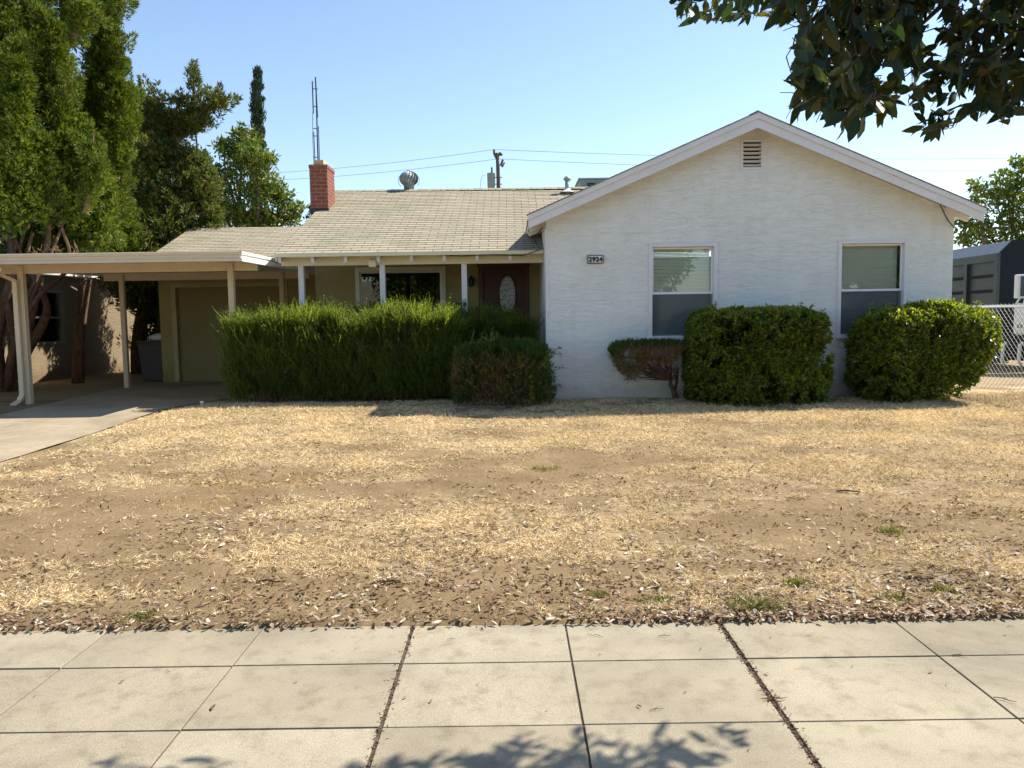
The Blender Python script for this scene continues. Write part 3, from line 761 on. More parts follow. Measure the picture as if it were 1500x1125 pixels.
gf = mb.build('garage_frame', M['dull_frame'], house)
mb = MB(); mb.box(x0, x1, GY0 + .06, GY0 + .10, z0 + .02, z1)
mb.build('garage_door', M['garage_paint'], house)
mb = MB(); ge = 16.95
def gzz(y): return 2.66 + 0.385 * (y - ge)
courses(mb, (-8.42, ge, gzz(ge)), (-3.74, ge, gzz(ge)), (-3.74, 20.6, gzz(20.6)), (-8.42, 20.6, gzz(20.6)))
mb.quad((-3.74, 20.6, gzz(20.6)), (-3.74, 24.0, 2.75), (-8.42, 24.0, 2.75), (-8.42, 20.6, gzz(20.6)))
o = mb.build('roof', M['shingle'], house); o['label'] = 'low tan shingled garage roof'
mb = MB(); mb.prism([(ge + .02, gzz(ge) - .006), (20.6, gzz(20.6) - .01), (20.6, gzz(20.6) - .09), (ge + .02, gzz(ge) - .09)], 'x', -8.40, -3.75)
mb.build('roof_deck', M['wood'], house)

# chimney and roof fittings
mb = MB(); mb.box(-3.99, -3.635, 15.67, 16.3, 2.7, 4.60); mb.box(-4.0, -3.625, 15.66, 16.31, 4.60, 4.67)
ch = mb.build('chimney', M['brick'], house)
mb = MB(); mb.box(-3.92, -3.72, 15.75, 16.1, 4.67, 4.78); mb.build('flue', M['clay'], ch, bevel=0.01)
mb = MB()
mb.box(-4.01, -3.615, 15.63, 15.665, 3.70, 3.80); mb.build('flashing', M['black'], ch)
tc = at(599, 268, 17.5)
mb = MB(); mb.lathe([(0.115, 0.0), (0.115, 0.20), (0.13, 0.21), (0.13, 0.23)], (tc[0], 17.5, 4.34), 16); tn = mb.build('turbine_vent', M['turbine'], house, smooth=True)
mb = MB(); nf = 18
for k in range(nf):
    a0 = 2 * math.pi * k / nf
    rows = []
    for j in range(9):
        ph = -1.15 + j * 2.3 / 8; r = 0.195 * math.cos(ph); z = 4.70 + 0.165 * math.sin(ph)
        rows.append([(tc[0] + (r + o_) * math.cos(a0 + da + .25 * math.sin(ph)), 17.5 + (r + o_) * math.sin(a0 + da + .25 * math.sin(ph)), z) for da, o_ in ((0, 0.018), (0.30, -0.012))])
    for p, q_ in zip(rows[:-1], rows[1:]): mb.quad(p[0], p[1], q_[1], q_[0])
mb.lathe([(0.085, 4.855), (0.05, 4.875), (0.01, 4.90)], (tc[0], 17.5, 0), 12)
mb.build('turbine_ball', M['turbine'], tn)
mb = MB(); mb.tube([(tc[0] + 0.235 * math.cos(t), 17.5, 4.66 + 0.20 * math.sin(t)) for t in np.linspace(-0.7, math.pi + 0.7, 24)], 0.006, 5); mb.build('turbine_hoop', M['steel'], tn)
pc = at(831, 279, 16.95)
mb = MB(); mb.lathe([(0.05, 4.1), (0.05, 4.555)], (pc[0], 16.95, 0), 14); vp = mb.build('vent_pipe', M['palegrey'], house, smooth=True)
mb = MB(); mb.lathe([(0.085, 4.525), (0.085, 4.55), (0.05, 4.60), (0.0, 4.605)], (pc[0], 16.95, 0), 14); mb.build('pipe_cap', M['palegrey'], vp, smooth=True)
mb = MB(); mb.lathe([(0.17, 4.262), (0.09, 4.30), (0.055, 4.34)], (pc[0], 16.95, 0), 14); mb.build('pipe_flashing', M['vinyl'], vp)

# things mounted on the house
sg = thing('house_number_sign', 'small white plate with the black number 2924 beside the left gable window', 'sign', (1.313, 11.985, 2.43))
mb = MB(); mb.box(1.19, 1.437, 11.965, 11.995, 2.368, 2.495); mb.build('frame', M['black'], sg, bevel=0.004)
mb = MB(); mb.box(1.203, 1.424, 11.955, 11.964, 2.381, 2.482); mb.build('plate', M['plate'], sg)
fc = bpy.data.curves.new('digits', 'FONT'); fc.body = '2924'; fc.size = 0.098; fc.align_x = 'CENTER'; fc.extrude = 0.003; fc.offset = 0.005; fc.space_character = 1.1
fo = bpy.data.objects.new('digits_curve', fc); COL.objects.link(fo)
bpy.context.view_layer.update()
dme = bpy.data.meshes.new_from_object(fo.evaluated_get(bpy.context.evaluated_depsgraph_get()))
bpy.data.objects.remove(fo)
dme.transform(Matrix.Translation((0, -0.034, -0.033)) @ Matrix.Rotation(math.pi / 2, 4, 'X'))
dme.materials.clear(); dg = link('digits', dme, M['digits'], sg)

mbx = thing('mailbox', 'dark wall mailbox under the porch beside the second post', 'mailbox', (-1.06, PY - .06, 1.62))
mb = MB(); mb.box(-1.14, -0.90, PY - .10, PY - .001, 1.62, 1.80); mb.build('body', M['black'], mbx, bevel=0.008)
mb = MB(); mb.prism([(PY - .115, 1.80), (PY - .001, 1.86), (PY - .001, 1.80)], 'x', -1.15, -0.89); mb.build('lid', M['black'], mbx)
mb = MB()
for k in range(3): mb.box(-1.115 + k * .075, -1.06 + k * .075, PY - .108, PY - .101, 1.68, 1.75)
mb.build('front_panel', M['grey'], mbx)
wlm = thing('wall_lantern', 'small dark wall lantern beside the brown front door', 'lantern', (-0.72, PY - .05, 2.25))
mb = MB(); mb.lathe([(0.02, 2.16), (0.05, 2.19), (0.06, 2.30), (0.02, 2.35)], (-0.74, PY - .10, 0), 6); mb.build('lamp_housing', M['black'], wlm)
mb = MB(); mb.box(-0.77, -0.71, PY - .02, PY - .001, 2.2, 2.34); mb.tube([(-.74, PY - .02, 2.3), (-.74, PY - .06, 2.37), (-.74, PY - .10, 2.34)], .008, 6); mb.build('bracket', M['black'], wlm)
jb = MB(); jb.box(-2.37, -2.25, 12.985, 13.055, 2.435, 2.55); o = jb.build('junction_box', M['cream_trim'], None, bevel=0.006); tag(o, 'small cream box fixed to the porch beam left of the middle post', 'box')
lk = thing('lock_box', 'small dark key lock box hanging on the right porch post', 'lock box', (-0.78, 13.05, 1.8))
mb = MB(); mb.box(-0.805, -0.755, 13.03, 13.063, 1.76, 1.83); mb.build('body', M['black'], lk, bevel=.004)
mb = MB(); mb.tube([(-.80, 13.05, 1.83), (-.80, 13.05, 1.87), (-.78, 13.05, 1.885), (-.76, 13.05, 1.87), (-.76, 13.05, 1.83)], .005, 6); mb.build('shackle', M['steel'], lk)
cb = MB(); cp_ = [at(1377, 300, 11.95), at(1382, 310, 11.95), at(1388, 322, 11.96), at(1396, 331, 11.96), (6.87, 12.0, 2.84), (6.88, 12.15, 2.6)]
cb.tube(cp_, 0.008, 6); o = cb.build('loose_cable', M['wire']); tag(o, 'loose black cable hanging below the right end of the gable eave', 'cable')
cb = MB(); cp_ = [(0.50, 11.95, 2.93), (0.44, 12.1, 2.86), (0.40, 12.4, 2.76), (0.5, 12.7, 2.66), (0.2, 12.86, 2.58), (-0.4, 12.86, 2.60), (-0.8, 12.86, 2.585), (-1.2, 12.86, 2.61)]
cb.tube(cp_, 0.008, 6); o = cb.build('loose_cable', M['wire']); tag(o, 'thin black cable sagging along the porch eave above the front door', 'cable')

# rooftop cooler behind the gable, tv antenna
ck = thing('rooftop_cooler', 'low grey metal cooler box on the roof behind the gable slope', 'cooler', (1.9, 18.2, 4.2))
cA, cB = 1.62, 3.0; zt = at(865, 262, 18)[2]
mb = MB(); mb.box(cA, cB, 17.9, 18.9, 4.10, zt - .03); mb.build('cabinet', M['grey'], ck)
mb = MB(); mb.box(cA - .04, cB + .04, 17.86, 18.94, zt - .03, zt); mb.build('top_cover', M['palegrey'], ck)
mb = MB()
for k in range(7): mb.box(cA + .16, cB - .05, 17.875, 17.899, 4.32 + k * .045, 4.345 + k * .045)
mb.build('side_louvres', M['truck_dark'], ck)

an = thing('tv_antenna', 'tall thin black television antenna rising beside the brick chimney', 'antenna', (-4.02, 16.4, 4.0))
YA = 16.4
m0 = at(467, 300, YA); m1 = at(462.5, 118, YA)
mb = MB(); mb.tube([m0, at(466, 240, YA), m1], [0.016, 0.015, 0.012], 8); mb.build('mast', M['black'], an)
def rod(nm, a, b, r): mb = MB(); mb.tube([at(*a, YA - .1), at(*b, YA - .1)], r, 6); mb.build(nm, M['black'], an)
rod('element', (457.5, 119), (459, 166), 0.014); rod('element', (462, 113), (465, 172), 0.016)
rod('element', (459.5, 193), (461.5, 240), 0.011); rod('element', (466.5, 185), (468, 236), 0.010)
for y in (130, 156, 188, 199, 230): rod('cross_arm', (458.6, y), (465.5, y + .5), 0.008)
mb = MB(); mb.tube([at(458, 165, YA), at(458, 200, YA - .1), at(460, 250, YA - .1), at(463, 290, YA - .1), at(465, 308, YA - .2)], 0.006, 5); mb.build('lead_wire', M['wire'], an)

# ------------------------------------------------------------------ carport
cpz = 2.63; CX0, CX1 = -9.1, -4.13; CF, CR = 11.9, 17.1
def cz_(y): return cpz + 0.015 * (y - CF)
carport = thing('carport', 'cream aluminium carport with flat roof over the driveway', 'carport', (-6.5, 12.9, 0.2))
mb = MB(); nrib = 33
for k in range(nrib):
    x0 = CX0 + .03 + k * (CX1 - CX0 - .06) / nrib; x1 = CX0 + .03 + (k + 1) * (CX1 - CX0 - .06) / nrib; w = x1 - x0
    prof = [(x0, 0), (x0 + w * .18, .035), (x0 + w * .32, .035), (x0 + w * .42, 0), (x1, 0)]
    for (a, b) in zip(prof[:-1], prof[1:]):
        mb.quad((a[0], CF + .02, cz_(CF) - .10 + a[1]), (b[0], CF + .02, cz_(CF) - .10 + b[1]), (b[0], CR, cz_(CR) - .10 + b[1]), (a[0], CR, cz_(CR) - .10 + a[1]))
mb.build('roof_panel', M['alu_white'], carport)
def fascia(mb, p, q, out):
    """three-step moulded gutter face from p to q (top edge points)"""
    p = Vector(p); q = Vector(q); o = Vector(out)
    prof = [(0, 0), (0.02, -0.005), (0.02, -0.05), (0.004, -0.058), (0.004, -0.105), (0.02, -0.115), (0.02, -0.155), (-0.04, -0.16), (-0.04, -0.15), (0.0, -0.15), (-0.012, -0.004)]
    n = len(prof); v = []
    for e in (p, q):
        for a, b in prof: v.append(tuple(e + o * a + Vector((0, 0, b))))
    mb.add(v, [(i, i + n, (i + 1) % n + n, (i + 1) % n) for i in range(n)] + [tuple(range(n)), tuple(range(2 * n - 1, n - 1, -1))])
mb = MB(); fascia(mb, (CX0, CF, cz_(CF)), (CX1 + .02, CF, cz_(CF)), (0, -1, 0)); o = mb.build('gutter', M['alu'], carport)
mb = MB(); fascia(mb, (CX1, CF - .019, cz_(CF)), (CX1, CR, cz_(CR)), (1, 0, 0)); mb.build('side_fascia', M['alu_white'], carport)
mb = MB(); fascia(mb, (CX0, CF - .019, cz_(CF)), (CX0, CR, cz_(CR)), (-1, 0, 0)); mb.build('side_fascia', M['alu_white'], carport)
for yb, xa, xb in ((12.9, -8.45, -4.2), (16.05, -8.4, -4.16)):
    zt = cz_(yb) - .10; mb = MB(); mb.box(xa, xb, yb - .035, yb + .035, zt - .15, zt - .001)
    nr = 36
    for k in range(nr):
        x = xa + (k + .3) * (xb - xa) / nr; mb.box(x, x + .05, yb - .039, yb - .036, zt - .14, zt - .01)
    mb.build('header_beam', M['alu'], carport)
def post(x, y):
    z0 = float(hg(x, y)) - .02; zt = cz_(y) - .25; mb = MB()
    mb.box(x - .045, x + .045, y - .045, y + .045, z0, zt + .12)
    for dx_ in (-.027, .009): mb.box(x + dx_, x + dx_ + .018, y - .0505, y - .046, z0, zt + .10)
    return mb.build('post', M['alu'], carport)
post(-8.10, 12.86); post(-8.02, 16.0); post(-4.63, 12.86); post(-4.72, 16.0)
mb = MB(); xd = -8.155; yd_ = 12.765
mb.beam((xd, yd_, 2.28), (xd, yd_, 0.38), 0.075, 0.055, up=(0, 1, 0)); mb.beam((xd, yd_, 0.39), (xd - .03, yd_ - .04, 0.30), 0.075, 0.055, up=(0, 1, 0)); mb.beam((xd - .03, yd_ - .03, 0.30), (xd - .12, yd_ - .12, 0.22), 0.08, 0.055)
mb.beam((xd, yd_, 2.27), (xd - .14, yd_ - .1, 2.36), 0.07, 0.055); mb.beam((xd - .13, yd_ - .09, 2.355), (-8.75, 12.0, 2.52), 0.07, 0.055)
for zz in (0.62, 1.5, 2.1): mb.box(xd - .043, xd + .043, yd_ - .032, yd_ + .05, zz, zz + .02)
mb.build('downspout', M['alu'], carport, bevel=.004)

# dried plants standing on the carport roof edge
def dried(px, py, hpx, wide, label):
    b = at(px, py, 12.1); b[2] = cz_(12.1) - 0.05
    mb = MB(); h = hpx / FPX * 12.1 + .05
    for k in range(5):
        a = np.array(b) + np.array([(rng.random() - .5) * wide, (rng.random() - .5) * .1, 0])
        q = a + np.array([(rng.random() - .5) * wide * 1.2, (rng.random() - .5) * .1, h * rng.uniform(.5, 1)])
        mb.tube([tuple(x) for x in wiggly(a, q, 5, .02)], 0.004, 4)
        for j in range(3):
            s = a + (q - a) * rng.uniform(.4, 1); e = s + rng.normal(size=3) * .04 + np.array([0, 0, .03]); mb.tube([s, e], .005, 4)
    o = mb.build('dried_weed', M['bushbrown']); tag(o, label, 'weed', 'dried weeds on the carport gutter')
dried(52, 372, 6, .12, 'low dried brown weed in the carport gutter nearest the left post')
dried(88, 372, 17, .3, 'widest dried brown weed with a tall stalk in the carport gutter')
dried(111, 372, 12, .1, 'narrow upright dried weed in the carport gutter, rightmost of the three')

# bin with a white bag on it
bn = thing('trash_bin', 'dark wheeled trash bin standing beside the shaded garage wall', 'bin', (-8.25, 17.9, .2))
bx, by = -8.27, 17.9
mb = MB(); mb.add([(bx + sx * a, by + sy * a, z) for z, a in ((.24, .23), (1.12, .29)) for sx, sy in ((-1, -1), (1, -1), (1, 1), (-1, 1))],
                  [(3, 2, 1, 0), (4, 5, 6, 7), (0, 1, 5, 4), (1, 2, 6, 5), (2, 3, 7, 6), (3, 0, 4, 7)]); mb.box(bx - .31, bx + .31, by - .31, by + .31, 1.07, 1.12); mb.build('body', M['bin'], bn, bevel=.02)
mb = MB(); mb.prism([(bx - .31, 1.125), (bx + .31, 1.125), (bx + .28, 1.17), (bx - .28, 1.17)], 'y', by - .33, by + .31); mb.build('lid', M['bin'], bn, bevel=.015)
for sx in (-1, 1):
    mb = MB(); mb.tube([(bx + sx * .24, by + .25, .32), (bx + sx * .29, by + .25, .32)], .12, 14); mb.build('wheel', M['black'], bn)
bm = bmesh.new(); bmesh.ops.create_icosphere(bm, subdivisions=3, radius=1)
for v in bm.verts:
    k = 1 + .25 * (vnoise(np.array(v.co.x * 3 + 5), np.array(v.co.y * 3 + v.co.z * 4 + 5), 8).item() - .5)
    v.co = Vector((v.co.x * .22 * k, v.co.y * .18 * k, max(v.co.z, -.6) * .10 * k + .06))
me = bpy.data.meshes.new('rubbish_bag'); bm.to_mesh(me); bm.free()
for p in me.polygons: p.use_smooth = True
o = link('rubbish_bag', me, M['bag']); o.location = (bx + .12, by - .05, 1.172); tag(o, 'crumpled white bag lying on the lid of the dark bin', 'bag')

# small white sprinkler riser by the driveway
sp = MB(); b = at(296, 597, 11.7); zz = float(hg(b[0], 11.7)); sp.lathe([(.02, zz - .02), (.02, zz + .05), (.03, zz + .055), (.03, zz + .075), (.01, zz + .08)], (b[0], 11.7, 0), 10)
o = sp.build('sprinkler_head', M['vinyl'], smooth=True); tag(o, 'tiny white sprinkler head at the lawn edge by the driveway', 'sprinkler')

# ------------------------------------------------------------------ neighbour house on the left
nb = thing('neighbour_house', 'tan neighbour house in tree shade beyond the carport', 'house', (-13, 18, .2))
mb = MB()
nwo = [(17.55, 18.95, 1.15, 2.35)]
def wall_x(mb, X, ya, yb, z0, z1, ops):
    yb_ = sorted([ya, yb] + [o[0] for o in ops] + [o[1] for o in ops])
    for a, b in zip(yb_[:-1], yb_[1:]):
        op = [o for o in ops if o[0] <= a + 1e-6 and o[1] >= b - 1e-6]
        if not op: mb.quad((X, b, z0), (X, a, z0), (X, a, z1), (X, b, z1))
        else:
            mb.quad((X, b, z0), (X, a, z0), (X, a, op[0][2]), (X, b, op[0][2])); mb.quad((X, b, op[0][3]), (X, a, op[0][3]), (X, a, z1), (X, b, z1))
    for (a, b, c, d) in ops:
        for (p, q) in (((a, c), (a, d)), ((b, d), (b, c)), ((a, d), (b, d)), ((b, c), (a, c))):
            mb.quad((X, p[0], p[1]), (X, q[0], q[1]), (X - .12, q[0], q[1]), (X - .12, p[0], p[1]))
wall_x(mb, -11, 12.5, 26, -.1, 3.0, nwo)
mb.quad((-19, 12.5, -.1), (-11, 12.5, -.1), (-11, 12.5, 3.0), (-19, 12.5, 3.0)); mb.quad((-11, 26, -.1), (-19, 26, -.1), (-19, 26, 3.0), (-11, 26, 3.0)); mb.quad((-19, 26, -.1), (-19, 12.5, -.1), (-19, 12.5, 3), (-19, 26, 3))
mb.add([(-19, 12.5, 2.999), (-11, 12.5, 2.999), (-15, 12.5, 4.6)], [(0, 1, 2)]); mb.add([(-19, 26, 2.999), (-11, 26, 2.999), (-15, 26, 4.6)], [(2, 1, 0)])
mb.build('wall', M['tan_stucco'], nb)
mb = MB(); courses(mb, (-10.6, 12.2, 2.9), (-10.6, 26.3, 2.9), (-15, 26.3, 4.66), (-15, 12.2, 4.66), .3); courses(mb, (-19.4, 26.3, 2.9), (-19.4, 12.2, 2.9), (-15, 12.2, 4.66), (-15, 26.3, 4.66), .3)
mb.build('roof', M['shingle'], nb)
mb = MB(); a, b, c, d = nwo[0]
for (p, q, r_, s) in ((a - .04, a + .03, c - .04, d + .04), (b - .03, b + .04, c - .04, d + .04), (a + .03, b - .03, d - .02, d + .04), (a + .03, b - .03, c - .04, c + .02), (a + .03, b - .03, 1.72, 1.76)):
    mb.box(-11.08, -10.975, p, q, r_, s)
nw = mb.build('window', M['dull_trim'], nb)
mb = MB(); mb.quad((-11.06, a, c), (-11.06, b, c), (-11.06, b, d), (-11.06, a, d)); mb.build('pane', M['glass'], nw)
mb = MB(); mb.quad((-11.3, b + .5, c - .3), (-11.3, a - .5, c - .3), (-11.3, a - .5, d + .3), (-11.3, b + .5, d + .3)); mb.build('interior', M['dark'], nb)

# ------------------------------------------------------------------ utility pole and wires
YP = 48.0
up_ = thing('utility_pole', 'dark wooden utility pole with transformer behind the roof ridge', 'utility pole', tuple(at(731, 300, YP)[:2]) + (0,))
pt = at(728.5, 224, YP); pbx = at(731, 300, YP)[0]
mb = MB(); mb.tube([(pbx, YP, 0), (at(730, 262, YP)[0], YP, at(730, 262, YP)[2]), tuple(pt)], [.19, .12, .105], 10); mb.build('pole', M['pole'], up_, smooth=True)
c = at(719.5, 265, YP); hh = 20 / FPX * YP
mb = MB(); mb.lathe([(.20, -hh / 2), (.235, -hh / 2 + .05), (.245, hh / 2 - .05), (.27, hh / 2 - .03), (.27, hh / 2), (.08, hh / 2 + .06)], (c[0], YP - .05, c[2]), 18); tf = mb.build('transformer', M['grey'], up_, smooth=True)
mb = MB(); mb.lathe([(.04, 0), (.06, .06), (.04, .1), (.06, .14), (.04, .2), (.06, .24), (.03, .36)], (c[0] + .05, YP - .05, c[2] + hh / 2 + .04), 8); mb.build('bushing', M['pole'], tf)
for dz in (-.2, .2): mb = MB(); mb.tube([(c[0] + .2, YP, c[2] + dz), (pbx + .2, YP, c[2] + dz)], .03, 6); mb.build('bracket', M['pole'], up_)
def ub(a, b, r, nm): mb = MB(); mb.tube([at(*a, YP), at(*b, YP)], r, 7); mb.build(nm, M['pole'], up_)
ub((728, 233), (724, 225), .085, 'insulator'); ub((724, 226), (723.5, 219), .07, 'insulator'); ub((730, 228), (733.5, 223.5), .075, 'insulator'); ub((733, 228), (736, 226), .06, 'insulator')
ub((733.5, 243), (736.5, 234), .07, 'cutout'); ub((735.5, 245), (739, 238), .05, 'cutout')
def strand(nm, pts, r, label, group='power lines across the sky'):
    mb = MB(); mb.tube(pts, r, 5); o = mb.build(nm, M['wire']); tag(o, label, 'power line', group)
def spanpts(a, b, Ya, Yb, sag, n=16):
    p, q = at(*a, Ya), at(*b, Yb); return [tuple(p + (q - p) * t - np.array([0, 0, sag * 4 * t * (1 - t)])) for t in np.linspace(0, 1, n)]
strand('power_line', spanpts((340, 256), (723.5, 219), 62, YP, .25) + spanpts((723.5, 219), (1600, 229), YP, 56, .35)[1:], .011, 'upper thin power line crossing over the pole top')
strand('power_line', spanpts((340, 266), (728, 233), 62, YP, .25) + spanpts((736, 233), (1600, 248), YP, 56, .35), .011, 'lower thin power line just beneath the upper one')
strand('drop_wire', [tuple(at(x, y, YP - .2)) for x, y in ((712, 258), (707, 257), (704, 266), (703, 280), (703, 300))], .012, 'looping drop wire hanging left of the pole transformer', None)

# ------------------------------------------------------------------ trees
def limbs(base, ends, r0, parent, mat, amp=.2, n=14, r1=.02, name='trunk'):
    mb = MB()
    for e, k in ends:
        pts = wiggly(base, e, n, amp); rr = np.linspace(r0 * k, r1, n) * rng.uniform(.9, 1.12, n)
        mb.tube([tuple(p) for p in pts], list(rr), 9)
    return mb.build(name, mat, parent, smooth=True)

def juniper(name, label, base, flames, trunk, mat, dens=5200, L=.075, W=.022, amp=.25, tr=.3, nd=36, plumes=()):
    t = thing(name, label, 'tree', tuple(base))
    lv = Leaves()
    for (p0, p1, R, Y) in flames:
        a = at(*p0, Y); b = at(*p1, Y); r = R / FPX * Y; ln = np.linalg.norm(b - a)
        C, rr = flame_pts(a, b, r, max(14, int(nd * (ln / r + 1.0))))
        C[:, 1] += rng.normal(size=len(C)) * r * .25
        ax = unit((b - a)[None])[0]; O = C - a - ((C - a) @ ax)[:, None] * ax; O = unit(O)
        tongues(lv, C, rr, O, dens, L, W)
        n = int(30 * ln / r); tt = rng.random(n); I = a + (b - a) * tt[:, None] * .92 + runit(n) * (r * .45 * (1 - .5 * tt))[:, None]
        lv.kites(np.repeat(I, 12, 0) + runit(n * 12) * r * .2, runit(n * 12), .17, .07)
    pb = MB()
    for (path, wob, cnt) in plumes:                      # open, ragged sprays carried on a visible bough
        Yp = flames[0][3]; pts = [at(x, y, Yp) for x, y in path]; pts = [p + rng.normal(size=3) * .04 for p in pts]
        pb.tube([tuple(p) for p in pts], list(np.linspace(.05, .015, len(pts))), 6)
        seg = rng.random(cnt) ** .85 * (len(pts) - 1.001); i0 = seg.astype(int); f = seg - i0; A = np.array(pts)
        C = A[i0] + (A[i0 + 1] - A[i0]) * f[:, None]; off = rng.normal(size=(cnt, 3)) * np.array([1, 1.2, .8]) * wob / FPX * Yp * .6; C = C + off
        tongues(lv, C, rng.uniform(.075, .19, cnt), unit(off + runit(cnt) * .1), dens * 1.9, L, W)
    if plumes: pb.build('bough', M['bark'], t, smooth=True)
    lv.build('crown', mat, t)
    ends = [(tuple(at(*p, Y)), k) for p, Y, k in trunk]
    limbs(tuple(base), ends, tr, t, M['bark'], amp)
    return t
YT = 15.6
b1 = at(12, 566, YT); b1[2] = .18
juniper('juniper_tree', 'big bright green juniper with twisted trunks at the left edge, leaning over the carport', b1,
        [((-5, 320), (5, -60), 44, YT), ((-45, 330), (-50, -120), 50, YT + .7), ((22, 300), (30, 60), 26, YT - .7), ((10, 330), (25, 210), 32, YT - .9),
         ((78, 320), (92, 165), 40, YT), ((55, 315), (60, 200), 28, YT - .5), ((112, 300), (122, 175), 24, YT + .2), ((60, 170), (66, 15), 30, YT + .3),
         ((85, 150), (84, 40), 20, YT + .4), ((45, 60), (50, -80), 26, YT + .6), ((106, 60), (100, -70), 24, YT + 1.2), ((122, 40), (112, -30), 12, YT + 1.2), ((30, 395), (30, 300), 30, YT + 1.6), ((70, 395), (75, 310), 26, YT + 1.6), ((102, 395), (106, 310), 22, YT + 1.6)],
        [((15, 330), YT, 1.), ((35, 250), YT, .7), ((75, 300), YT - .2, .6), ((-20, 250), YT + .4, .8), ((60, 120), YT + .3, .6), ((95, 320), YT + .2, .45)], M['juniper'], tr=.13, amp=.25,
        plumes=[([(125, 310), (136, 260), (136, 200)], 10, 30), ([(36, 230), (42, 150), (40, 60)], 10, 30), ([(95, 200), (100, 160), (98, 110)], 10, 26), ([(110, 60), (120, 20), (126, -20)], 10, 24)])
YT2 = 17.6
b2 = at(114, 556, YT2); b2[2] = .2
juniper('juniper_tree', 'tall spire shaped juniper with a straight trunk beside the tan neighbour wall', b2,
        [((140, 190), (168, -60), 22, YT2), ((150, 260), (150, 60), 32, YT2 + .3), ((128, 260), (122, 120), 24, YT2), ((165, 230), (172, 110), 18, YT2 - .3),
         ((140, 372), (150, 255), 36, YT2 - .9), ((165, 250), (178, 180), 15, YT2), ((115, 300), (112, 170), 24, YT2 + .5), ((186, 200), (186, 140), 12, YT2 + .5), ((110, 365), (105, 280), 22, YT2 + .6), ((125, 350), (118, 220), 34, YT2 + 1.2), ((165, 345), (160, 230), 28, YT2 + 1.4), ((185, 380), (182, 290), 20, YT2 + 1.5)],
        [((150, 60), YT2, 1.), ((140, 320), YT2 - .5, .6), ((165, 200), YT2, .4)], M['juniper'], tr=.13, amp=.08,
        plumes=[([(158, 130), (163, 60), (168, -20)], 22, 60), ([(180, 240), (186, 190), (190, 140)], 8, 24), ([(150, 60), (147, 20), (150, -20)], 8, 18), ([(165, 330), (174, 300), (178, 250)], 10, 24)])
YT3 = 20.9
b3 = at(205, 545, YT3); b3[2] = .2
juniper('juniper_tree', 'dull brownish juniper with one arm reaching out to the right above the garage', b3,
        [((205, 380), (200, 130), 34, YT3), ((230, 390), (232, 205), 42, YT3 - .3), ((268, 390), (272, 215), 36, YT3), ((232, 240), (226, 150), 18, YT3), ((215, 250), (262, 170), 24, YT3 + .3),
         ((190, 440), (190, 330), 36, YT3 - 1.1), ((226, 410), (222, 310), 32, YT3 - .9), ((300, 300), (290, 225), 22, YT3), ((275, 190), (285, 168), 12, YT3), ((312, 390), (305, 300), 26, YT3),
         ((175, 400), (185, 260), 30, YT3 + .5), ((225, 470), (225, 370), 36, YT3), ((245, 545), (235, 430), 40, YT3 + .3)],
        [((215, 250), YT3, 1.), ((262, 200), YT3, .6), ((285, 182), YT3, .4), ((250, 300), YT3, .6)], M['juniper_dull'], L=.11, W=.034, dens=2600, tr=.22, nd=40,
        plumes=[([(236, 215), (238, 165), (242, 132)], 15, 20), ([(246, 210), (268, 180), (300, 158), (338, 140)], 10, 40), ([(278, 178), (285, 140), (287, 102)], 4, 16), ([(262, 200), (284, 188), (306, 182)], 8, 18), ([(256, 190), (262, 160), (266, 144)], 8, 14), ([(312, 165), (318, 150), (322, 138)], 6, 10)])

def broadleaf(name, label, base, blobs, mat, bark, dens, L, W, tr=.2, up=.1, nd=20, part='crown'):
    t = thing(name, label, 'tree', tuple(base)); lv = Leaves(); tips = []
    for (px, py, R, Y) in blobs:
        c = at(px, py, Y); r = R / FPX * Y
        n = nd; d = runit(n) * (rng.random(n) ** .45)[:, None]; C = c + d * r * np.array([1, 1, .85])
        clumps(lv, C, r * .36 * rng.uniform(.6, 1.25, n), dens, L, W, up=up, out=.6, jit=.8, shell=.75, squash=.75); tips.append((tuple(c), .6))
    lv.build(part, mat, t); limbs(tuple(base), tips, tr, t, bark, .3)
    return t
YB = 27.0; bb = at(375, 500, YB); bb[2] = 0
broadleaf('broadleaf_tree', 'yellow green broadleaf tree behind the garage ridge below the cypress', bb,
          [(345, 222, 28, YB), (370, 240, 30, YB), (330, 262, 26, YB), (385, 275, 30, YB), (350, 300, 34, YB), (400, 310, 26, YB), (425, 318, 16, YB), (320, 320, 28, YB), (368, 205, 16, YB + .5), (375, 330, 30, YB), (395, 235, 12, YB), (408, 280, 12, YB), (300, 305, 30, YB), (312, 262, 24, YB), (420, 292, 15, YB), (330, 215, 16, YB), (350, 192, 12, YB), (434, 306, 12, YB), (395, 325, 26, YB)], M['broad'], M['bark'], 620, .19, .07, nd=22)
YC = 52.0; bc = at(378, 480, YC); bc[2] = 0
t = thing('italian_cypress', 'narrow dark cypress spire rising behind the broadleaf tree', 'tree', tuple(bc)); lv = Leaves()
for k in range(300):
    tt = rng.random() ** .9; py = 104 + tt * 250; hw = 1.5 + 12.0 * min(1, tt * 2.6) ** .75
    C = at(377 + rng.normal() * hw * .42, py, YC + rng.normal() * .35); clumps(lv, [C], [.26], 800, .26, .06, up=1.5, out=.35, jit=.25, shell=.8)
lv.build('crown', M['cypress'], t); limbs(tuple(bc), [(tuple(at(377, 110, YC)), 1)], .2, t, M['bark'], .02)
YS = 25.0; bs = at(457, 420, YS); bs[2] = 0
broadleaf('small_tree', 'small dark green tree tip left of the brick chimney', bs, [(457, 322, 10, YS), (452, 335, 14, YS), (464, 345, 16, YS), (459, 304, 5, YS)], M['cypress'], M['bark'], 1500, .14, .045, .1, .5, 12)
YR = 33.0; br = at(1475, 470, YR); br[2] = 0
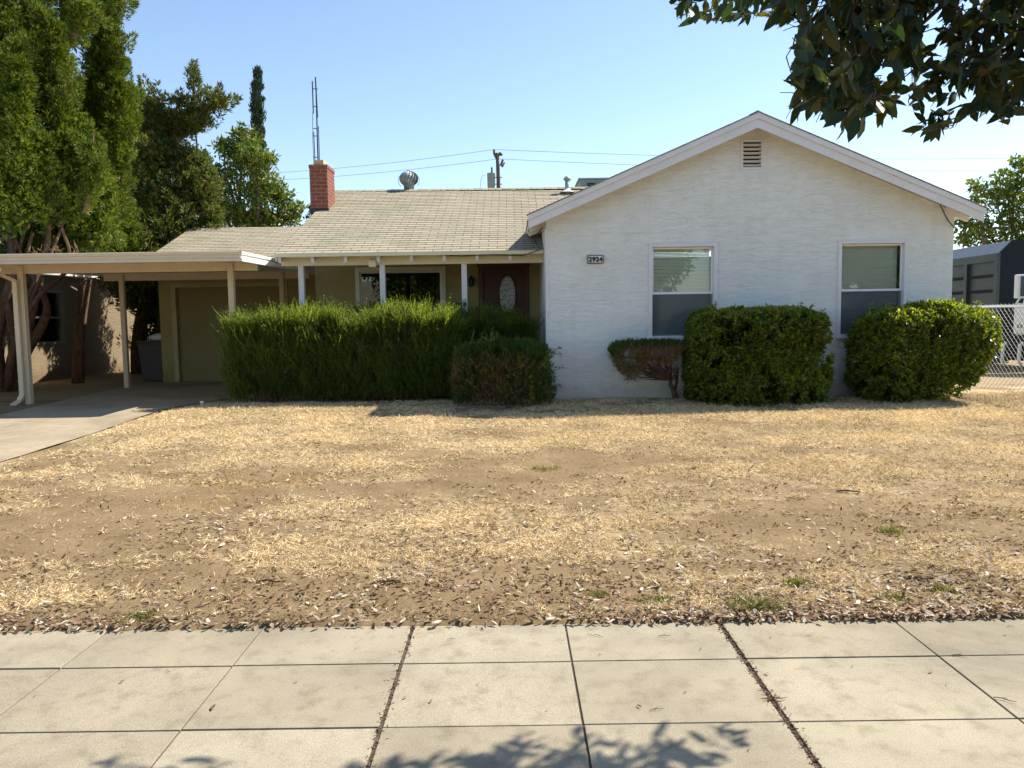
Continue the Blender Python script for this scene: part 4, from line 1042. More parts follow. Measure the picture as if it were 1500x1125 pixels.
broadleaf('broadleaf_tree', 'large airy green tree behind the dark truck box at the right edge', br,
          [(1430, 300, 24, YR), (1455, 285, 26, YR), (1480, 262, 26, YR), (1500, 250, 28, YR), (1415, 330, 22, YR), (1445, 335, 26, YR), (1480, 320, 34, YR), (1515, 300, 34, YR), (1412, 350, 18, YR), (1495, 350, 34, YR), (1545, 290, 40, YR), (1455, 360, 30, YR), (1428, 272, 12, YR), (1550, 370, 50, YR)], M['broad'], M['bark_grey'], 330, .22, .10, nd=17)
bsx = at(208, 530, 26); bsx[2] = .1
broadleaf('broadleaf_tree', 'dark leafy tree filling the gap between garage and neighbour house', bsx,
          [(190, 430, 34, 26), (215, 400, 30, 26), (205, 490, 34, 26), (230, 470, 30, 26), (180, 380, 30, 26), (165, 500, 30, 27), (215, 545, 24, 25.5)], M['broad'], M['bark'], 300, .16, .06, nd=16)

# bare limbs of the juniper seen under the carport roof
def bare(px, label, segs, Y, r, mat):
    t = MB()
    for s in segs:
        pts = [at(x, y, Y + dy) for x, y, dy in s]; t.tube([tuple(p) for p in pts], list(np.linspace(r, r * .4, len(pts))), 7)
    o = t.build('bare_branch', mat); tag(o, label, 'branch')
    return o
bare(0, 'pale bare twigs of a dead branch hanging below the carport header', [[(112, 425, .3), (100, 418, 0), (125, 416, -.2), (150, 425, -.3)], [(118, 417, -.1), (128, 410, -.2), (148, 405, -.2)], [(140, 410, -.2), (148, 430, -.3)]], 17.0, .025, M['bark_grey'])
mb = MB()
for s, r in (([(2, 570, 0), (-6, 500, 0), (8, 440, -.2), (20, 400, -.2), (14, 340, 0)], .13), ([(14, 560, 0), (22, 500, -.1), (10, 440, -.2), (28, 410, -.1)], .10), ([(40, 470, .2), (25, 440, 0), (14, 415, 0)], .05), ([(30, 560, .2), (38, 525, .2), (34, 505, .2)], .12), ([(28, 430, .3), (60, 400, .2), (85, 375, .2)], .05), ([(20, 470, 0), (44, 430, 0), (55, 405, 0), (40, 370, .1), (48, 340, .1)], .06)):
    pts = [at(x, y, YT + d_) for x, y, d_ in s]; pts = [tuple(p) for p in pts]; mb.tube(pts, list(np.linspace(r, r * .55, len(pts))), 8)
jt = [o for o in COL.objects if o.name == 'juniper_tree'][0]
mb.build('bare_limbs', M['bark'], jt, smooth=True)

# ------------------------------------------------------------------ hedges and bushes
def superpts(n, c, r, p, zmin=-1.0):
    """points on a rounded box; returns point, outward normal"""
    d = runit(n); a = np.abs(d) ** p
    k = (a.sum(1)) ** (-1 / p); q = d * k[:, None]
    N = unit(np.sign(q) * np.abs(q) ** (p - 1) / np.array(r)); P = np.array(c) + q * np.array(r)
    return P, N

def rosette_hedge(name, label, c, r, p, n, sparse=None, lump=.13):
    base = (c[0], c[1], float(hg(c[0], c[1]))); t = thing(name, label, 'hedge', base); lv = Leaves()
    for (sc, m) in ((1.0, n), (0.93, n), (0.82, n // 2), (.66, n // 3)):
        P, N = superpts(m, c, np.array(r) * sc, p)
        f = 1 + lump * (fbm(P[:, 0] * 2.2 + P[:, 1] * 1.3 + 31, P[:, 2] * 2.4 + P[:, 1] + 11, 5, 3) - .5) * 2
        P = np.array(c) + (P - np.array(c)) * f[:, None] + runit(m) * .018
        ok = P[:, 2] > hg(P[:, 0], P[:, 1]) + .03
        ok &= fbm(P[:, 0] * 4.5 + 3, P[:, 2] * 4.5 + P[:, 1] * 3, 77, 2) > (.33 if sc > .9 else .2)
        if sparse is not None: ok &= sparse(P)
        P = P[ok]; N = unit(N[ok] + runit(ok.sum()) * .55 + np.array([0, 0, .15])); m = len(P)
        for k in range(9):
            th = k * 2.4 + rng.random(m) * .6; U = unit(np.cross(N, runit(m))); Vv = np.cross(N, U)
            el = rng.uniform(.25, 1.15, m); D = N * np.sin(el)[:, None] + (U * np.cos(th)[:, None] + Vv * np.sin(th)[:, None]) * np.cos(el)[:, None]
            lv.kites(P, D, rng.uniform(.05, .095, m), rng.uniform(.018, .028, m), U=N + runit(m) * .3, mid=.58, fold=.12)
    mb = MB()
    for k in range(46):
        P, N = superpts(1, c, np.array(r) * .96, p); a = P[0]; 
        if N[0, 1] > .3 or a[2] < .7: continue
        d = unit((N[0] * .7 + np.array([0, 0, .7]) + rng.normal(size=3) * .35)[None])[0]; e = a + d * rng.uniform(.06, .17)
        mb.tube([tuple(c), tuple(a), tuple(e)], .0035, 4); m = 12; f = rng.uniform(.3, 1, m)
        lv.kites(a + (e - a) * f[:, None], d * .7 + runit(m) * .8, rng.uniform(.045, .08, m), rng.uniform(.016, .024, m), mid=.55)
    lv.build('foliage', M['pitto'], t)
    for k in range(9):
        a = np.array([c[0] + rng.uniform(-.4, .4) * r[0], c[1] + rng.uniform(-.3, .3) * r[1], base[2] - .03]); e = np.array(c) + runit(1)[0] * np.array(r) * .75
        mb.tube([tuple(x) for x in wiggly(a, e, 6, .05)], list(np.linspace(.022, .006, 6)), 6)
    mb.build('stems', M['twig'], t)
    return t
rosette_hedge('clipped_hedge', 'dense boxy green hedge beside the left gable window, wholly in shade', (3.60, 11.42, .91), (.96, .55, .70), 6, 3600)
def sp2(P): return (P[:, 2] > .55) | (rng.random(len(P)) < np.clip((P[:, 2] - .28) / .30, .12, 1)) | (P[:, 0] < 5.9)
def sp2b(P): return sp2(P) & (P[:, 0] < 6.35 + .62 * np.clip((P[:, 2] - .3) / .75, 0, 1))
rosette_hedge('clipped_hedge', 'rounded green hedge with sunlit right side at the house corner', (6.06, 11.35, .94), (.95, .58, .67), 4.2, 3600, sp2b, .14)

def rosemary(name, label, x0, x1, y0, y1, ztop, n, seed, lean=.35, dens2=1.0):
    base = ((x0 + x1) / 2, (y0 + y1) / 2, .26); t = thing(name, label, 'hedge', base); lv = Leaves()
    w = x1 - x0; dpt = y1 - y0
    m = n; X = rng.uniform(x0, x1, m); Y = y0 + dpt * rng.random(m) ** 1.35
    top = ztop - .03 + .26 * (fbm(X * 2.2 + seed, Y * 2.2, 13, 3) - .5)
    edge = np.minimum(np.minimum((X - x0), (x1 - X)) / .35, (Y - y0) / .30); edge = np.clip(edge, 0, 1)
    top = top - .22 * (1 - np.sqrt(1 - (1 - edge) ** 2)) 
    # canopy sprigs
    P1 = np.stack([X, Y, top - rng.random(m) ** 1.5 * .28], 1)
    nrm = np.stack([np.where(X - x0 < .45, -(1 - (X - x0) / .45), 0) + np.where(x1 - X < .45, 1 - (x1 - X) / .45, 0), np.where(Y - y0 < .5, -(1 - (Y - y0) / .5), .0), np.ones(m) * 1.3], 1)
    # front and side faces
    k = int(n * .8); xs_ = rng.uniform(x0, x1, k); zz = .28 + (ztop - .38) * rng.random(k); bul = .10 * np.sin((zz - .28) / (ztop - .28) * math.pi) + .16 * (fbm(xs_ * 2, zz * 2 + seed, 3, 3) - .5)
    P2 = np.stack([xs_, y0 + .04 - bul + rng.random(k) ** 1.3 * .38, zz], 1); n2 = np.stack([rng.normal(size=k) * .3, -np.ones(k) * .75, np.ones(k) * .9], 1)
    q = n // 4; ys_ = rng.uniform(y0, y1, q); zz = .28 + (ztop - .4) * rng.random(q)
    sx = np.where(rng.random(q) < .5, -1, 1)
    P3 = np.stack([np.where(sx < 0, x0, x1) - sx * rng.random(q) * .22 + sx * .08, ys_, zz], 1); n3 = np.stack([sx * .8, -np.ones(q) * .2, np.ones(q) * .9], 1)
    q = n // 3; P4 = np.stack([rng.uniform(x0 + .1, x1 - .1, q), rng.uniform(y0 + .3, y1, q), rng.uniform(.3, ztop - .2, q)], 1); n4 = runit(q) + np.array([0, 0, .8])
    for P, N in ((P1, nrm), (P2, n2), (P3, n3), (P4, n4)):
        mm = len(P); fx = fbm(P[:, 0] * 4 + seed, P[:, 2] * 4 + P[:, 1] * 3, 23, 2) - .5; fz = fbm(P[:, 0] * 4 + 40, P[:, 2] * 4 + P[:, 1] * 3, 29, 2) - .5
        keep = fbm(P[:, 0] * 5 + 9, P[:, 2] * 5 + P[:, 1] * 4, 43, 2) > .26; P, N, fx, fz = P[keep], N[keep], fx[keep], fz[keep]; mm = len(P)
        D = unit(unit(N) + np.array([0, 0, lean]) + np.stack([fx * 2.2, -fz * 1.2, fz * .8], 1) + runit(mm) * .34); Ls = rng.uniform(.10, .24, mm) + .16 * (rng.random(mm) < .12)
        lv.kites(P, D, Ls, .011, fold=.1)
        for s in range(9):
            f = .15 + .85 * s / 9; Q = P + D * (Ls * f)[:, None]; dd = unit(D * .9 + runit(mm) * .75)
            lv.kites(Q, dd, rng.uniform(.03, .05, mm), rng.uniform(.006, .010, mm), fold=.1)
    # dark woody inside
    lv.build('foliage', M['rosemary'], t)
    mb = MB()
    for s in range(46):
        a = np.array([rng.uniform(x0 + .2, x1 - .2), rng.uniform(y0 + .25, y1 - .15), .24]); e = a + np.array([rng.normal() * .25, rng.normal() * .15, rng.uniform(.7, 1.1) * (ztop - .5)])
        mb.tube([tuple(v) for v in wiggly(a, e, 5, .06)], list(np.linspace(.02, .006, 5)), 5)
    mb.build('stems', M['twig'], t)
    return t
rosemary('rosemary_hedge', 'long spiky rosemary hedge with sunlit top in front of the porch', -4.42, -0.82, 11.95, 13.0, 1.62, 11500, 4.0)
rosemary('rosemary_hedge', 'shorter dark rosemary in gable shade below the front door', -0.95, 0.30, 12.35, 13.0, 1.52, 3200, 9.0, .7)
rosemary('rosemary_sprout', 'small dark rosemary sprout by the porch wall behind the long hedge', -3.95, -3.45, 13.5, 13.9, 1.78, 420, 2.0, .9)

def sheared(name, label, c, r, p, n, brownf, keep=None, L=.06, W=.012, lump=.12):
    t = thing(name, label, 'bush', (c[0], c[1], float(hg(c[0], c[1])))); lg = Leaves(); lb = Leaves()
    for sc, m in ((1.0, n), (.95, n), (.87, n), (.74, n)):
        P, N = superpts(m, c, np.array(r) * sc, p)
        f = 1 + lump * (fbm(P[:, 0] * 5 + 31, P[:, 2] * 5 + P[:, 1] * 4 + 11, 5, 3) - .5) * 2
        P = np.array(c) + (P - np.array(c)) * f[:, None] + runit(m) * .03; ok = P[:, 2] > hg(P[:, 0], P[:, 1]) + .02
        ok &= fbm(P[:, 0] * 9, P[:, 2] * 9 + P[:, 1] * 7, 61, 2) > .36
        if keep is not None: ok &= keep(P)
        P, N = P[ok], N[ok]; b = rng.random(len(P)) < brownf(P, N); m = len(P)
        D = unit(N * .6 + np.array([0, 0, .8]) + runit(m) * .5)
        for s in range(3):
            D2 = unit(D + runit(m) * .45)
            lg.kites(P[~b], D2[~b], rng.uniform(.5, 1.4, (~b).sum()) * L, W * .9)
            if s < 2: lb.kites(P[b], D2[b], rng.uniform(.8, 2.2, b.sum()) * L, W * rng.uniform(.35, .8))
    lg.build('foliage', M['bushgreen'], t); lb.build('dead_twigs', M['bushbrown'], t)
    return t
def bf1(P, N): return np.clip(.62 - 1.1 * np.clip(N[:, 2], 0, 1) + .45 * (fbm(P[:, 0] * 3, P[:, 2] * 3, 4, 3) - .5) * 2 - .35 * smooth(-.05, .4, P[:, 0]), .03, .95)
bx_ = sheared('clipped_bush', 'boxy half brown clipped bush with stray leafy sprigs below the porch corner', (-0.13, 11.55, .62), (.69, .52, .55), 6, 5200, bf1)
lv = Leaves(); mb = MB()
for k in range(46):
    if k < 12: a = np.array([.40 + rng.random() * .12, 11.25 + rng.random() * .4, rng.uniform(.4, 1.05)]); d = np.array([.8, -.3, .5])
    elif k < 20: a = np.array([rng.uniform(-.65, -.1), 11.10 + rng.random() * .2, 1.12]); d = np.array([0, -.2, 1.])
    else: a = np.array([rng.uniform(-.45, .45), 11.06, rng.uniform(.32, .85)]); d = np.array([rng.normal() * .4, -.55, .6])
    e = a + unit((d + rng.normal(size=3) * .3)[None])[0] * rng.uniform(.14, .32); mb.tube([(-.1 + .2 * rng.random(), 11.55, .25), tuple(a - np.array([0, -.1, .1])), tuple(a), tuple(e)], .004, 4)
    n = 13; f = rng.uniform(.2, 1, n); lv.kites(a + (e - a) * f[:, None], unit((e - a)[None]) * .6 + runit(n) * .8, rng.uniform(.035, .065, n), rng.uniform(.014, .022, n), mid=.5)
lv.build('stray_leaves', M['pitto'], bx_); mb.build('stems', M['twig'], bx_)

def bf2(P, N): return np.clip(.97 - 1.3 * smooth(1.05, 1.15, P[:, 2]) - .9 * smooth(1.70, 1.52, P[:, 0]) * smooth(.90, 1.0, P[:, 2]), .03, .97)
def kp2(P):
    lim = np.interp(P[:, 0], [1.47, 1.56, 1.66, 1.78, 1.88, 1.96, 2.08, 2.3, 2.45, 2.58], [1.02, .85, .68, .57, .62, .82, .86, .80, .90, 1.0]) + .10 * (fbm(P[:, 0] * 11, P[:, 1] * 9, 15, 2) - .5)
    return P[:, 2] > lim
mu = sheared('clipped_bush', 'brown mushroom shaped bush on a bare forked trunk under the left gable window', (2.03, 11.55, .82), (.57, .40, .34), 4.5, 3400, bf2, kp2, L=.05, lump=.05)
mb = MB(); tb = (2.48, 11.72, .25)
for e, r in (((2.40, 11.6, .62), .035), ((2.52, 11.65, .76), .025)):
    mb.tube([tuple(v) for v in wiggly(tb, e, 5, .02)], list(np.linspace(r * 1.25, r * .8, 5)), 8)
for k in range(80):
    a = np.array((2.40, 11.6, .60)); e = np.array([rng.uniform(1.65, 2.55), 11.5 + rng.uniform(-.3, .2), 0]); e[2] = rng.uniform(.72, 1.0) - .14 * (2.4 - e[0]) * (rng.random() < .6)
    mb.tube([tuple(v) for v in wiggly(a, e, 6, .035)], list(np.linspace(.013, .004, 6)), 5)
for k in range(6):
    a = np.array([2.5, 11.68, .28]); mb.tube([tuple(v) for v in wiggly(a, a + np.array([rng.uniform(.05, .3), rng.uniform(-.1, .1), rng.uniform(.05, .3)]), 5, .02)], list(np.linspace(.008, .003, 5)), 4)
mb.build('trunk', M['twig'], mu)

# ------------------------------------------------------------------ chain-link fence and truck
fe = thing('chain_link_fence', 'silver chain link fence with top rail beyond the rounded hedge', 'fence', (7.75, 12, .27))
FX = 7.75; fy0, fy1 = 9.4, 19.8; FH = 1.38
mb = MB(); sgp = .05
ncol = int((fy1 - fy0) / sgp)
for i in range(ncol):
    y = fy0 + i * sgp; z0 = float(hg(FX, y)); pts = []; nz = int(FH / sgp / .95)
    for j in range(nz + 1):
        pts.append((FX + .004 * (-1) ** (j + i), y + (sgp * .52 if (j + i) % 2 else -sgp * .52), z0 + .02 + j * sgp * .95))
    mb.tube(pts, .0028, 4, False)
mb.build('wire_mesh', M['wiremesh'], fe)
mb = MB(); mb.tube([(FX, y, float(hg(FX, y)) + FH - .02) for y in np.linspace(fy0, fy1, 8)], .021, 10); mb.build('top_rail', M['steel'], fe, smooth=True)
for y in (9.4, 13.9, 16.8, 19.8):
    z0 = float(hg(FX, y)); mb = MB(); mb.lathe([(.028, z0 - .1), (.028, z0 + FH - .04), (.034, z0 + FH - .03), (.02, z0 + FH + .02), (0, z0 + FH + .03)], (FX + .03, y, 0), 10); mb.build('post', M['steel'], fe, smooth=True)

tk = thing('dump_truck', 'dark truck with tall ribbed dump box and white cab behind the fence', 'truck', (14.4, 22, 0))
YN = 21.0; q1 = at(1464, 370.5, YN); TX = q1[0]; zA = q1[2]; q2 = at(1482, 352, YN); zB = q2[2]; ch_ = q2[0] - TX
YFAR = 27.5; TW = 2.5; zbot = 1.15
mb = MB()
mb.box(TX + .03, TX + TW - .03, YN + .02, YFAR, zbot, zA - .02)
bxo = mb.build('dump_box', M['truck_box'], tk)
mb = MB(); mb.add([(TX, YN, zbot), (TX + TW, YN, zbot), (TX + TW, YN, zA), (TX + TW - ch_, YN, zB), (TX + ch_, YN, zB), (TX, YN, zA)], [(0, 1, 2, 3, 4, 5)])
mb.box(TX + .1, TX + TW - .1, YN - .06, YN - .002, zbot, zbot + .2)
mb.build('front_bulkhead', M['truck_dark'], tk)
mb = MB(); mb.quad((TX - .02, YN, zA), (TX - .02, YFAR, zA), (TX + ch_, YFAR, zB), (TX + ch_, YN, zB)); mb.quad((TX + ch_, YN, zB), (TX + ch_, YFAR, zB), (TX + TW - ch_, YFAR, zB), (TX + TW - ch_, YN, zB)); mb.quad((TX + TW - ch_, YN, zB), (TX + TW - ch_, YFAR, zB), (TX + TW, YFAR, zA), (TX + TW, YN, zA)); mb.build('sloped_cover', M['tarp'], tk)
mb = MB(); mb.box(TX - .05, TX + .03, YN - .004, YFAR, zA - .21, zA - .001); mb.build('top_rail', M['truck_box'], tk)
for zz in (at(1464, 403, YN)[2], at(1464, 425.5, YN)[2]):
    mb = MB(); mb.box(TX - .01, TX + .03, YN + .1, YFAR, zz - .04, zz + .04); mb.build('rib', M['truck_dark'], tk)
for yy in (YN + .06, YN + 1.45, YN + 2.9, YN + 4.4, YN + 5.9):
    mb = MB(); mb.box(TX - .055, TX + .03, yy - .07, yy + .07, zbot, zA - .211); mb.build('post', M['truck_box'], tk)
mb = MB(); mb.box(TX + .7, TX + TW - .7, 17.6, YFAR, .62, 1.0); mb.box(TX + .2, TX + TW - .2, YN - .3, YFAR, .95, 1.14); mb.build('chassis', M['black'], tk)
for ya, yb in ((20.05, 23.6), (26.3, 27.4)):
    mb = MB(); mb.box(TX + .05, TX + .35, ya, yb, .28, 1.13); mb.build('under_shade_panel', M['truck_dark'], tk, bevel=.02)  # dark panels added to stand for the shadow under the truck
for yy in (18.3, 24.3, 25.6):
    for xx in (TX + .12, TX + TW - .42):
        mb = MB(); mb.tube([(xx, yy, .5), (xx + .3, yy, .5)], .5, 22); wh = mb.build('wheel', M['black'], tk)
        mb = MB(); mb.tube([(xx - .012, yy, .5), (xx + .02, yy, .5)], .24, 16); mb.build('rim', M['steel'], wh)
# cab: only its rear left corner reaches the picture
d0 = at(1483, 470, 19.9); CXL = d0[0]
mb = MB(); cz0 = at(1490, 491, 19.7)[2]; cz1 = at(1490, 446, 19.7)[2]
mb.box(CXL, CXL + 2.2, 17.3, 19.9, cz0, cz1 + .02)
mb.add([(CXL + .12, 19.75, cz1), (CXL + 2.08, 19.75, cz1), (CXL + 2.08, 18.0, cz1), (CXL + .12, 18.0, cz1), (CXL + .25, 19.7, cz1 + .95), (CXL + 1.95, 19.7, cz1 + .95), (CXL + 1.95, 18.5, cz1 + .95), (CXL + .25, 18.5, cz1 + .95)], [(0, 1, 5, 4), (1, 2, 6, 5), (2, 3, 7, 6), (3, 0, 4, 7), (4, 5, 6, 7)])
cabo = mb.build('cab', M['truck_white'], tk, bevel=.09)
mb = MB(); a = at(1489.5, 402, 19.3); b = at(1503, 437, 19.3); mb.box(a[0], a[0] + .28, 19.25, 19.40, b[2], a[2]); mi = mb.build('mirror', M['truck_white'], tk, bevel=.03)
mb = MB(); mb.box(a[0] + .07, a[0] + .25, 19.24, 19.249, b[2] + .05, a[2] - .05); mb.build('mirror_glass', M['glass_big'], mi)
mb = MB(); mb.tube([(a[0] + .12, 19.32, b[2] + .02), (a[0] + .05, 19.36, b[2] - .12), (CXL + .15, 19.4, cz1 - .05)], .03, 8); mb.build('mirror_arm', M['truck_white'], tk)
for (p, w_) in ((((1474, 502), (1470, 505), (1467.5, 530), (1471, 533)), 20.3), (((1499, 502), (1494, 506), (1492, 531), (1497, 534)), 19.3)):
    mb = MB(); mb.tube([tuple(at(*c_, w_)) for c_ in p], .045, 8); mb.build('step_bracket', M['truck_white'], tk)
fc = bpy.data.curves.new('lettering', 'FONT'); fc.body = 'the R'; fc.size = .17; fc.extrude = .002; fc.shear = .25
fo = bpy.data.objects.new('lettering_curve', fc); COL.objects.link(fo); bpy.context.view_layer.update()
dme = bpy.data.meshes.new_from_object(fo.evaluated_get(bpy.context.evaluated_depsgraph_get())); bpy.data.objects.remove(fo)
lt = at(1488, 480, 19.75)
dme.transform(Matrix.Translation((CXL - .004 - tk.location.x, 19.72 - tk.location.y, lt[2] - tk.location.z)) @ Matrix.Rotation(-math.pi / 2, 4, 'Z') @ Matrix.Rotation(math.pi / 2, 4, 'X'))
dme.materials.clear(); link('lettering', dme, M['digits'], tk)

# ------------------------------------------------------------------ street tree reaching into the top right corner
st = thing('street_tree', 'dark leafy branches of a street tree overhanging the top right corner', 'tree', (4.3, 1.2, 0))
def inside(px, py, poly):
    r = np.zeros(len(px), bool); n = len(poly)
    for i in range(n):
        x1, y1 = poly[i]; x2, y2 = poly[(i + 1) % n]
        c = ((y1 > py) != (y2 > py)) & (px < (x2 - x1) * (py - y1) / (y2 - y1 + 1e-9) + x1); r ^= c
    return r
def leafshape(P, D, N, L, W, curl):
    """pointed leaf of 3 rows folded along the midrib"""
    n = len(P); D = unit(D); S = unit(np.cross(D, N)); N = np.cross(S, D)
    rows = [(0, .0), (.22, .72), (.52, 1.0), (.8, .55), (1, 0)]
    V = np.empty((n, 13, 3)); k = 0; ix = []
    for f, w_ in rows:
        c = P + D * (L * f)[:, None] - N * (curl * L * f * f)[:, None]
        if w_ == 0: V[:, k] = c; ix.append((k,)); k += 1
        else:
            for s in (-1, 0, 1): V[:, k] = c + S * (W * w_ * .5 * s)[:, None] + N * (abs(s) * W * w_ * .12)[:, None]; k += 1
            ix.append((k - 3, k - 2, k - 1))
    V = V[:, :k]; T = []
    T += [(ix[0][0], ix[1][1], ix[1][0], ix[1][0]), (ix[0][0], ix[1][2], ix[1][1], ix[1][1])]
    F = []
    for a, b in zip(ix[1:-2], ix[2:-1]): F += [(a[0], a[1], b[1], b[0]), (a[1], a[2], b[2], b[1])]
    tri = [(ix[0][0], ix[1][1], ix[1][0]), (ix[0][0], ix[1][2], ix[1][1]), (ix[-2][0], ix[-2][1], ix[-1][0]), (ix[-2][1], ix[-2][2], ix[-1][0])]
    q = np.array(F); t3 = np.array(tri); off = (np.arange(n) * k)[:, None, None]
    q_ = (q[None] + off).reshape(-1, 4); t_ = (t3[None] + off).reshape(-1, 3)
    return V.reshape(-1, 3), q_, t_
SV, SQ, ST_ = [], [], []; sc_ = 0
polyA = [(1160, -60), (1175, 60), (1165, 120), (1158, 170), (1190, 160), (1235, 190), (1262, 195), (1290, 175), (1312, 168), (1322, 130), (1345, 150), (1330, 190), (1375, 200), (1400, 165), (1440, 170), (1475, 178), (1500, 150), (1640, 190), (1700, -120), (1300, -200)]
polyB = [(960, -60), (970, 8), (1015, 34), (1050, 30), (1075, 42), (1100, 25), (1135, 32), (1180, 30), (1200, -60)]
holes = [(1420, 8, 20, 12), (1362, 45, 14, 30), (1375, 75, 14, 20), (1345, 28, 10, 8), (1205, 10, 8, 12), (1330, 112, 12, 12)]
twig_mb = MB()
def twig(a, d, n, L0):
    """a leafy twig from a along d"""
    global sc_
    e = a + d * (n * .022); pts = wiggly(a, e, 6, .012)
    f = (np.arange(n) + .5) / n; P = a + (e - a) * f[:, None]
    side = unit(np.cross(d, rng.normal(size=3))[None])[0]; s = np.where(np.arange(n) % 2, 1, -1)[:, None]
    D = unit(d * .7 + side * s * .8 + np.array([0, 0, -.55]) + runit(n) * .35)
    px, py = proj_np(P + D * .05); ok = inside(px, py, polyA) | inside(px, py, polyB)
    for hx, hy, rx, ry in holes: ok &= ((px - hx) / rx) ** 2 + ((py - hy) / ry) ** 2 > 1
    ok |= (py < -25) | (px > 1530)
    if ok.mean() < .5: return
    P, D = P[ok], D[ok]; m = len(P)
    V, q, t_ = leafshape(P, D, unit(runit(m) + np.array([0, 0, .6])), L0 * rng.uniform(.7, 1.25, m), L0 * rng.uniform(.32, .48, m), rng.uniform(-.05, .25, m))
    SV.append(V); SQ.append(q + sc_); ST_.append(t_ + sc_); sc_ += len(V)
    twig_mb.tube([tuple(p) for p in pts], list(np.linspace(.003, .0015, 6)), 4, False)
for k in range(640):
    px = rng.uniform(1150, 1620); py = rng.uniform(-160, 190)
    Y = np.interp(px, [1150, 1280, 1350, 1600], [3.1, 3.2, 3.5, 3.55]) + rng.uniform(-.45, .15)
    a = at(px, py, Y)
    if a[1] - .4 * a[2] > 2.58: continue
    twig(a, unit((np.array([-.5, -.1, -.45]) + rng.normal(size=3) * .45)[None])[0], rng.integers(4, 10), .092)
for k in range(62):
    px = rng.uniform(965, 1200); py = rng.uniform(-60, 30); a = at(px, py, rng.uniform(3.3, 3.7))
    twig(a, unit((np.array([-.8, 0, -.25]) + rng.normal(size=3) * .35)[None])[0], rng.integers(4, 8), .085)
# the crown above and behind the picture
for k in range(700):
    a = np.array([rng.uniform(1.6, 6.5), rng.uniform(-1.5, 3.0), rng.uniform(3.4, 5.5)])
    twig(a, unit((np.array([0, 0, -.3]) + rng.normal(size=3) * .6)[None])[0], 9, .11)
V = np.concatenate(SV) - np.array(st.location); q = np.concatenate(SQ); t3 = np.concatenate(ST_)
me = bpy.data.meshes.new('foliage'); me.vertices.add(len(V)); me.vertices.foreach_set('co', V.astype(np.float32).ravel())
me.loops.add(q.size + t3.size); me.loops.foreach_set('vertex_index', np.concatenate([q.ravel(), t3.ravel()]).astype(np.int32))
me.polygons.add(len(q) + len(t3)); me.polygons.foreach_set('loop_start', np.concatenate([np.arange(0, q.size, 4), q.size + np.arange(0, t3.size, 3)]).astype(np.int32))
me.update(calc_edges=True); me.polygons.foreach_set('use_smooth', np.ones(len(me.polygons), bool))
link('foliage', me, M['street_leaf'], st); twig_mb.build('twigs', M['twig'], st)
mb = MB()
mb.tube([(4.3, 1.2, -.1), (4.28, 1.22, 1.2), (4.2, 1.25, 2.6), (4.1, 1.3, 3.4)], [.19, .15, .13, .11], 12)
for pts in ([(4.1, 1.3, 3.3), (3.2, 2.0, 3.8), (2.5, 2.6, 3.75), (1.8, 3.1, 3.4), (1.0, 3.45, 3.1)], [(4.1, 1.3, 3.3), (4.5, 2.2, 4.4), (4.6, 2.6, 5.2)], [(4.1, 1.3, 3.4), (3.5, .6, 4.5), (3.0, .2, 5.2)], [(4.1, 1.3, 3.4), (5.2, .6, 4.6)], [(3.2, 2.0, 3.8), (2.6, 2.5, 3.2), (2.1, 3.1, 2.75)], [(2.5, 2.6, 3.75), (2.0, 3.0, 3.0), (1.65, 3.2, 2.65)]):
    mb.tube(pts, list(np.linspace(.05, .006, len(pts))), 8)
mb.build('trunk', M['twig'], st, smooth=True)

# ------------------------------------------------------------------ dry grass, litter, weeds, things on the walk
def gpos(n, y0=3.76, y1=11.9, pw=1.7):
    Y = y0 + (y1 - y0) * rng.random(n) ** pw; hw = np.minimum(9.5, Y * .70 + .5); X = rng.uniform(-1, 1, n) * hw
    return X, Y
def zof(X, Y): return hg(X, Y) + (fbm(X * 2.2, Y * 2.2, 21, 4) - .5) * .05 * smooth(3.74, 4.1, Y)
lv = Leaves()
X, Y = gpos(620000, pw=1.35); s = straw(X, Y) + .22 * (rng.random(len(X)) - .5) + .55 * (fbm(X * 5, Y * 7, 33, 2) - .5) + .75 * (fbm(X * 15, Y * 19, 37, 2) - .5)
ok = ((s > .56) | (rng.random(len(X)) < .016)) & ((X > -5.2) | (Y > 99)) & ~((X > .5) & (X < 6.9) & (Y > 11.85))
X, Y = X[ok], Y[ok]; n = len(X)
el = rng.uniform(-.05, .55, n) + .5 * (rng.random(n) < .12); az = rng.uniform(0, 2 * math.pi, n)
D = np.stack([np.cos(az) * np.cos(el), np.sin(az) * np.cos(el), np.sin(el)], 1)
sz = np.interp(Y, [3.7, 6, 12], [.8, 1.0, 1.35])
lv.kites(np.stack([X, Y, zof(X, Y) + rng.random(n) * .012], 1), D, rng.uniform(.022, .065, n) * sz, rng.uniform(.0026, .0062, n) * sz, mid=.3)
o = lv.build('dry_grass', M['grass']); tag(o, 'dry straw coloured grass covering the front lawn', 'grass', kind='stuff')
lv = Leaves()
X, Y = gpos(60000, 5.2, 11.6, 1.0); f = fbm(X * .8 + 9, Y * 1.6, 51, 3); ok = (f > .60) & (X > -3) & (rng.random(len(X)) < .6); X, Y = X[ok], Y[ok]; n = len(X)
el = rng.uniform(.3, 1.3, n); az = rng.uniform(0, 2 * math.pi, n); D = np.stack([np.cos(az) * np.cos(el), np.sin(az) * np.cos(el), np.sin(el)], 1)
lv.kites(np.stack([X, Y, zof(X, Y)], 1), D, rng.uniform(.025, .06, n), rng.uniform(.003, .005, n), mid=.3)
o = lv.build('golden_grass', M['goldgrass']); tag(o, 'thin golden tufts of taller dead grass in the lawn', 'grass', kind='stuff')

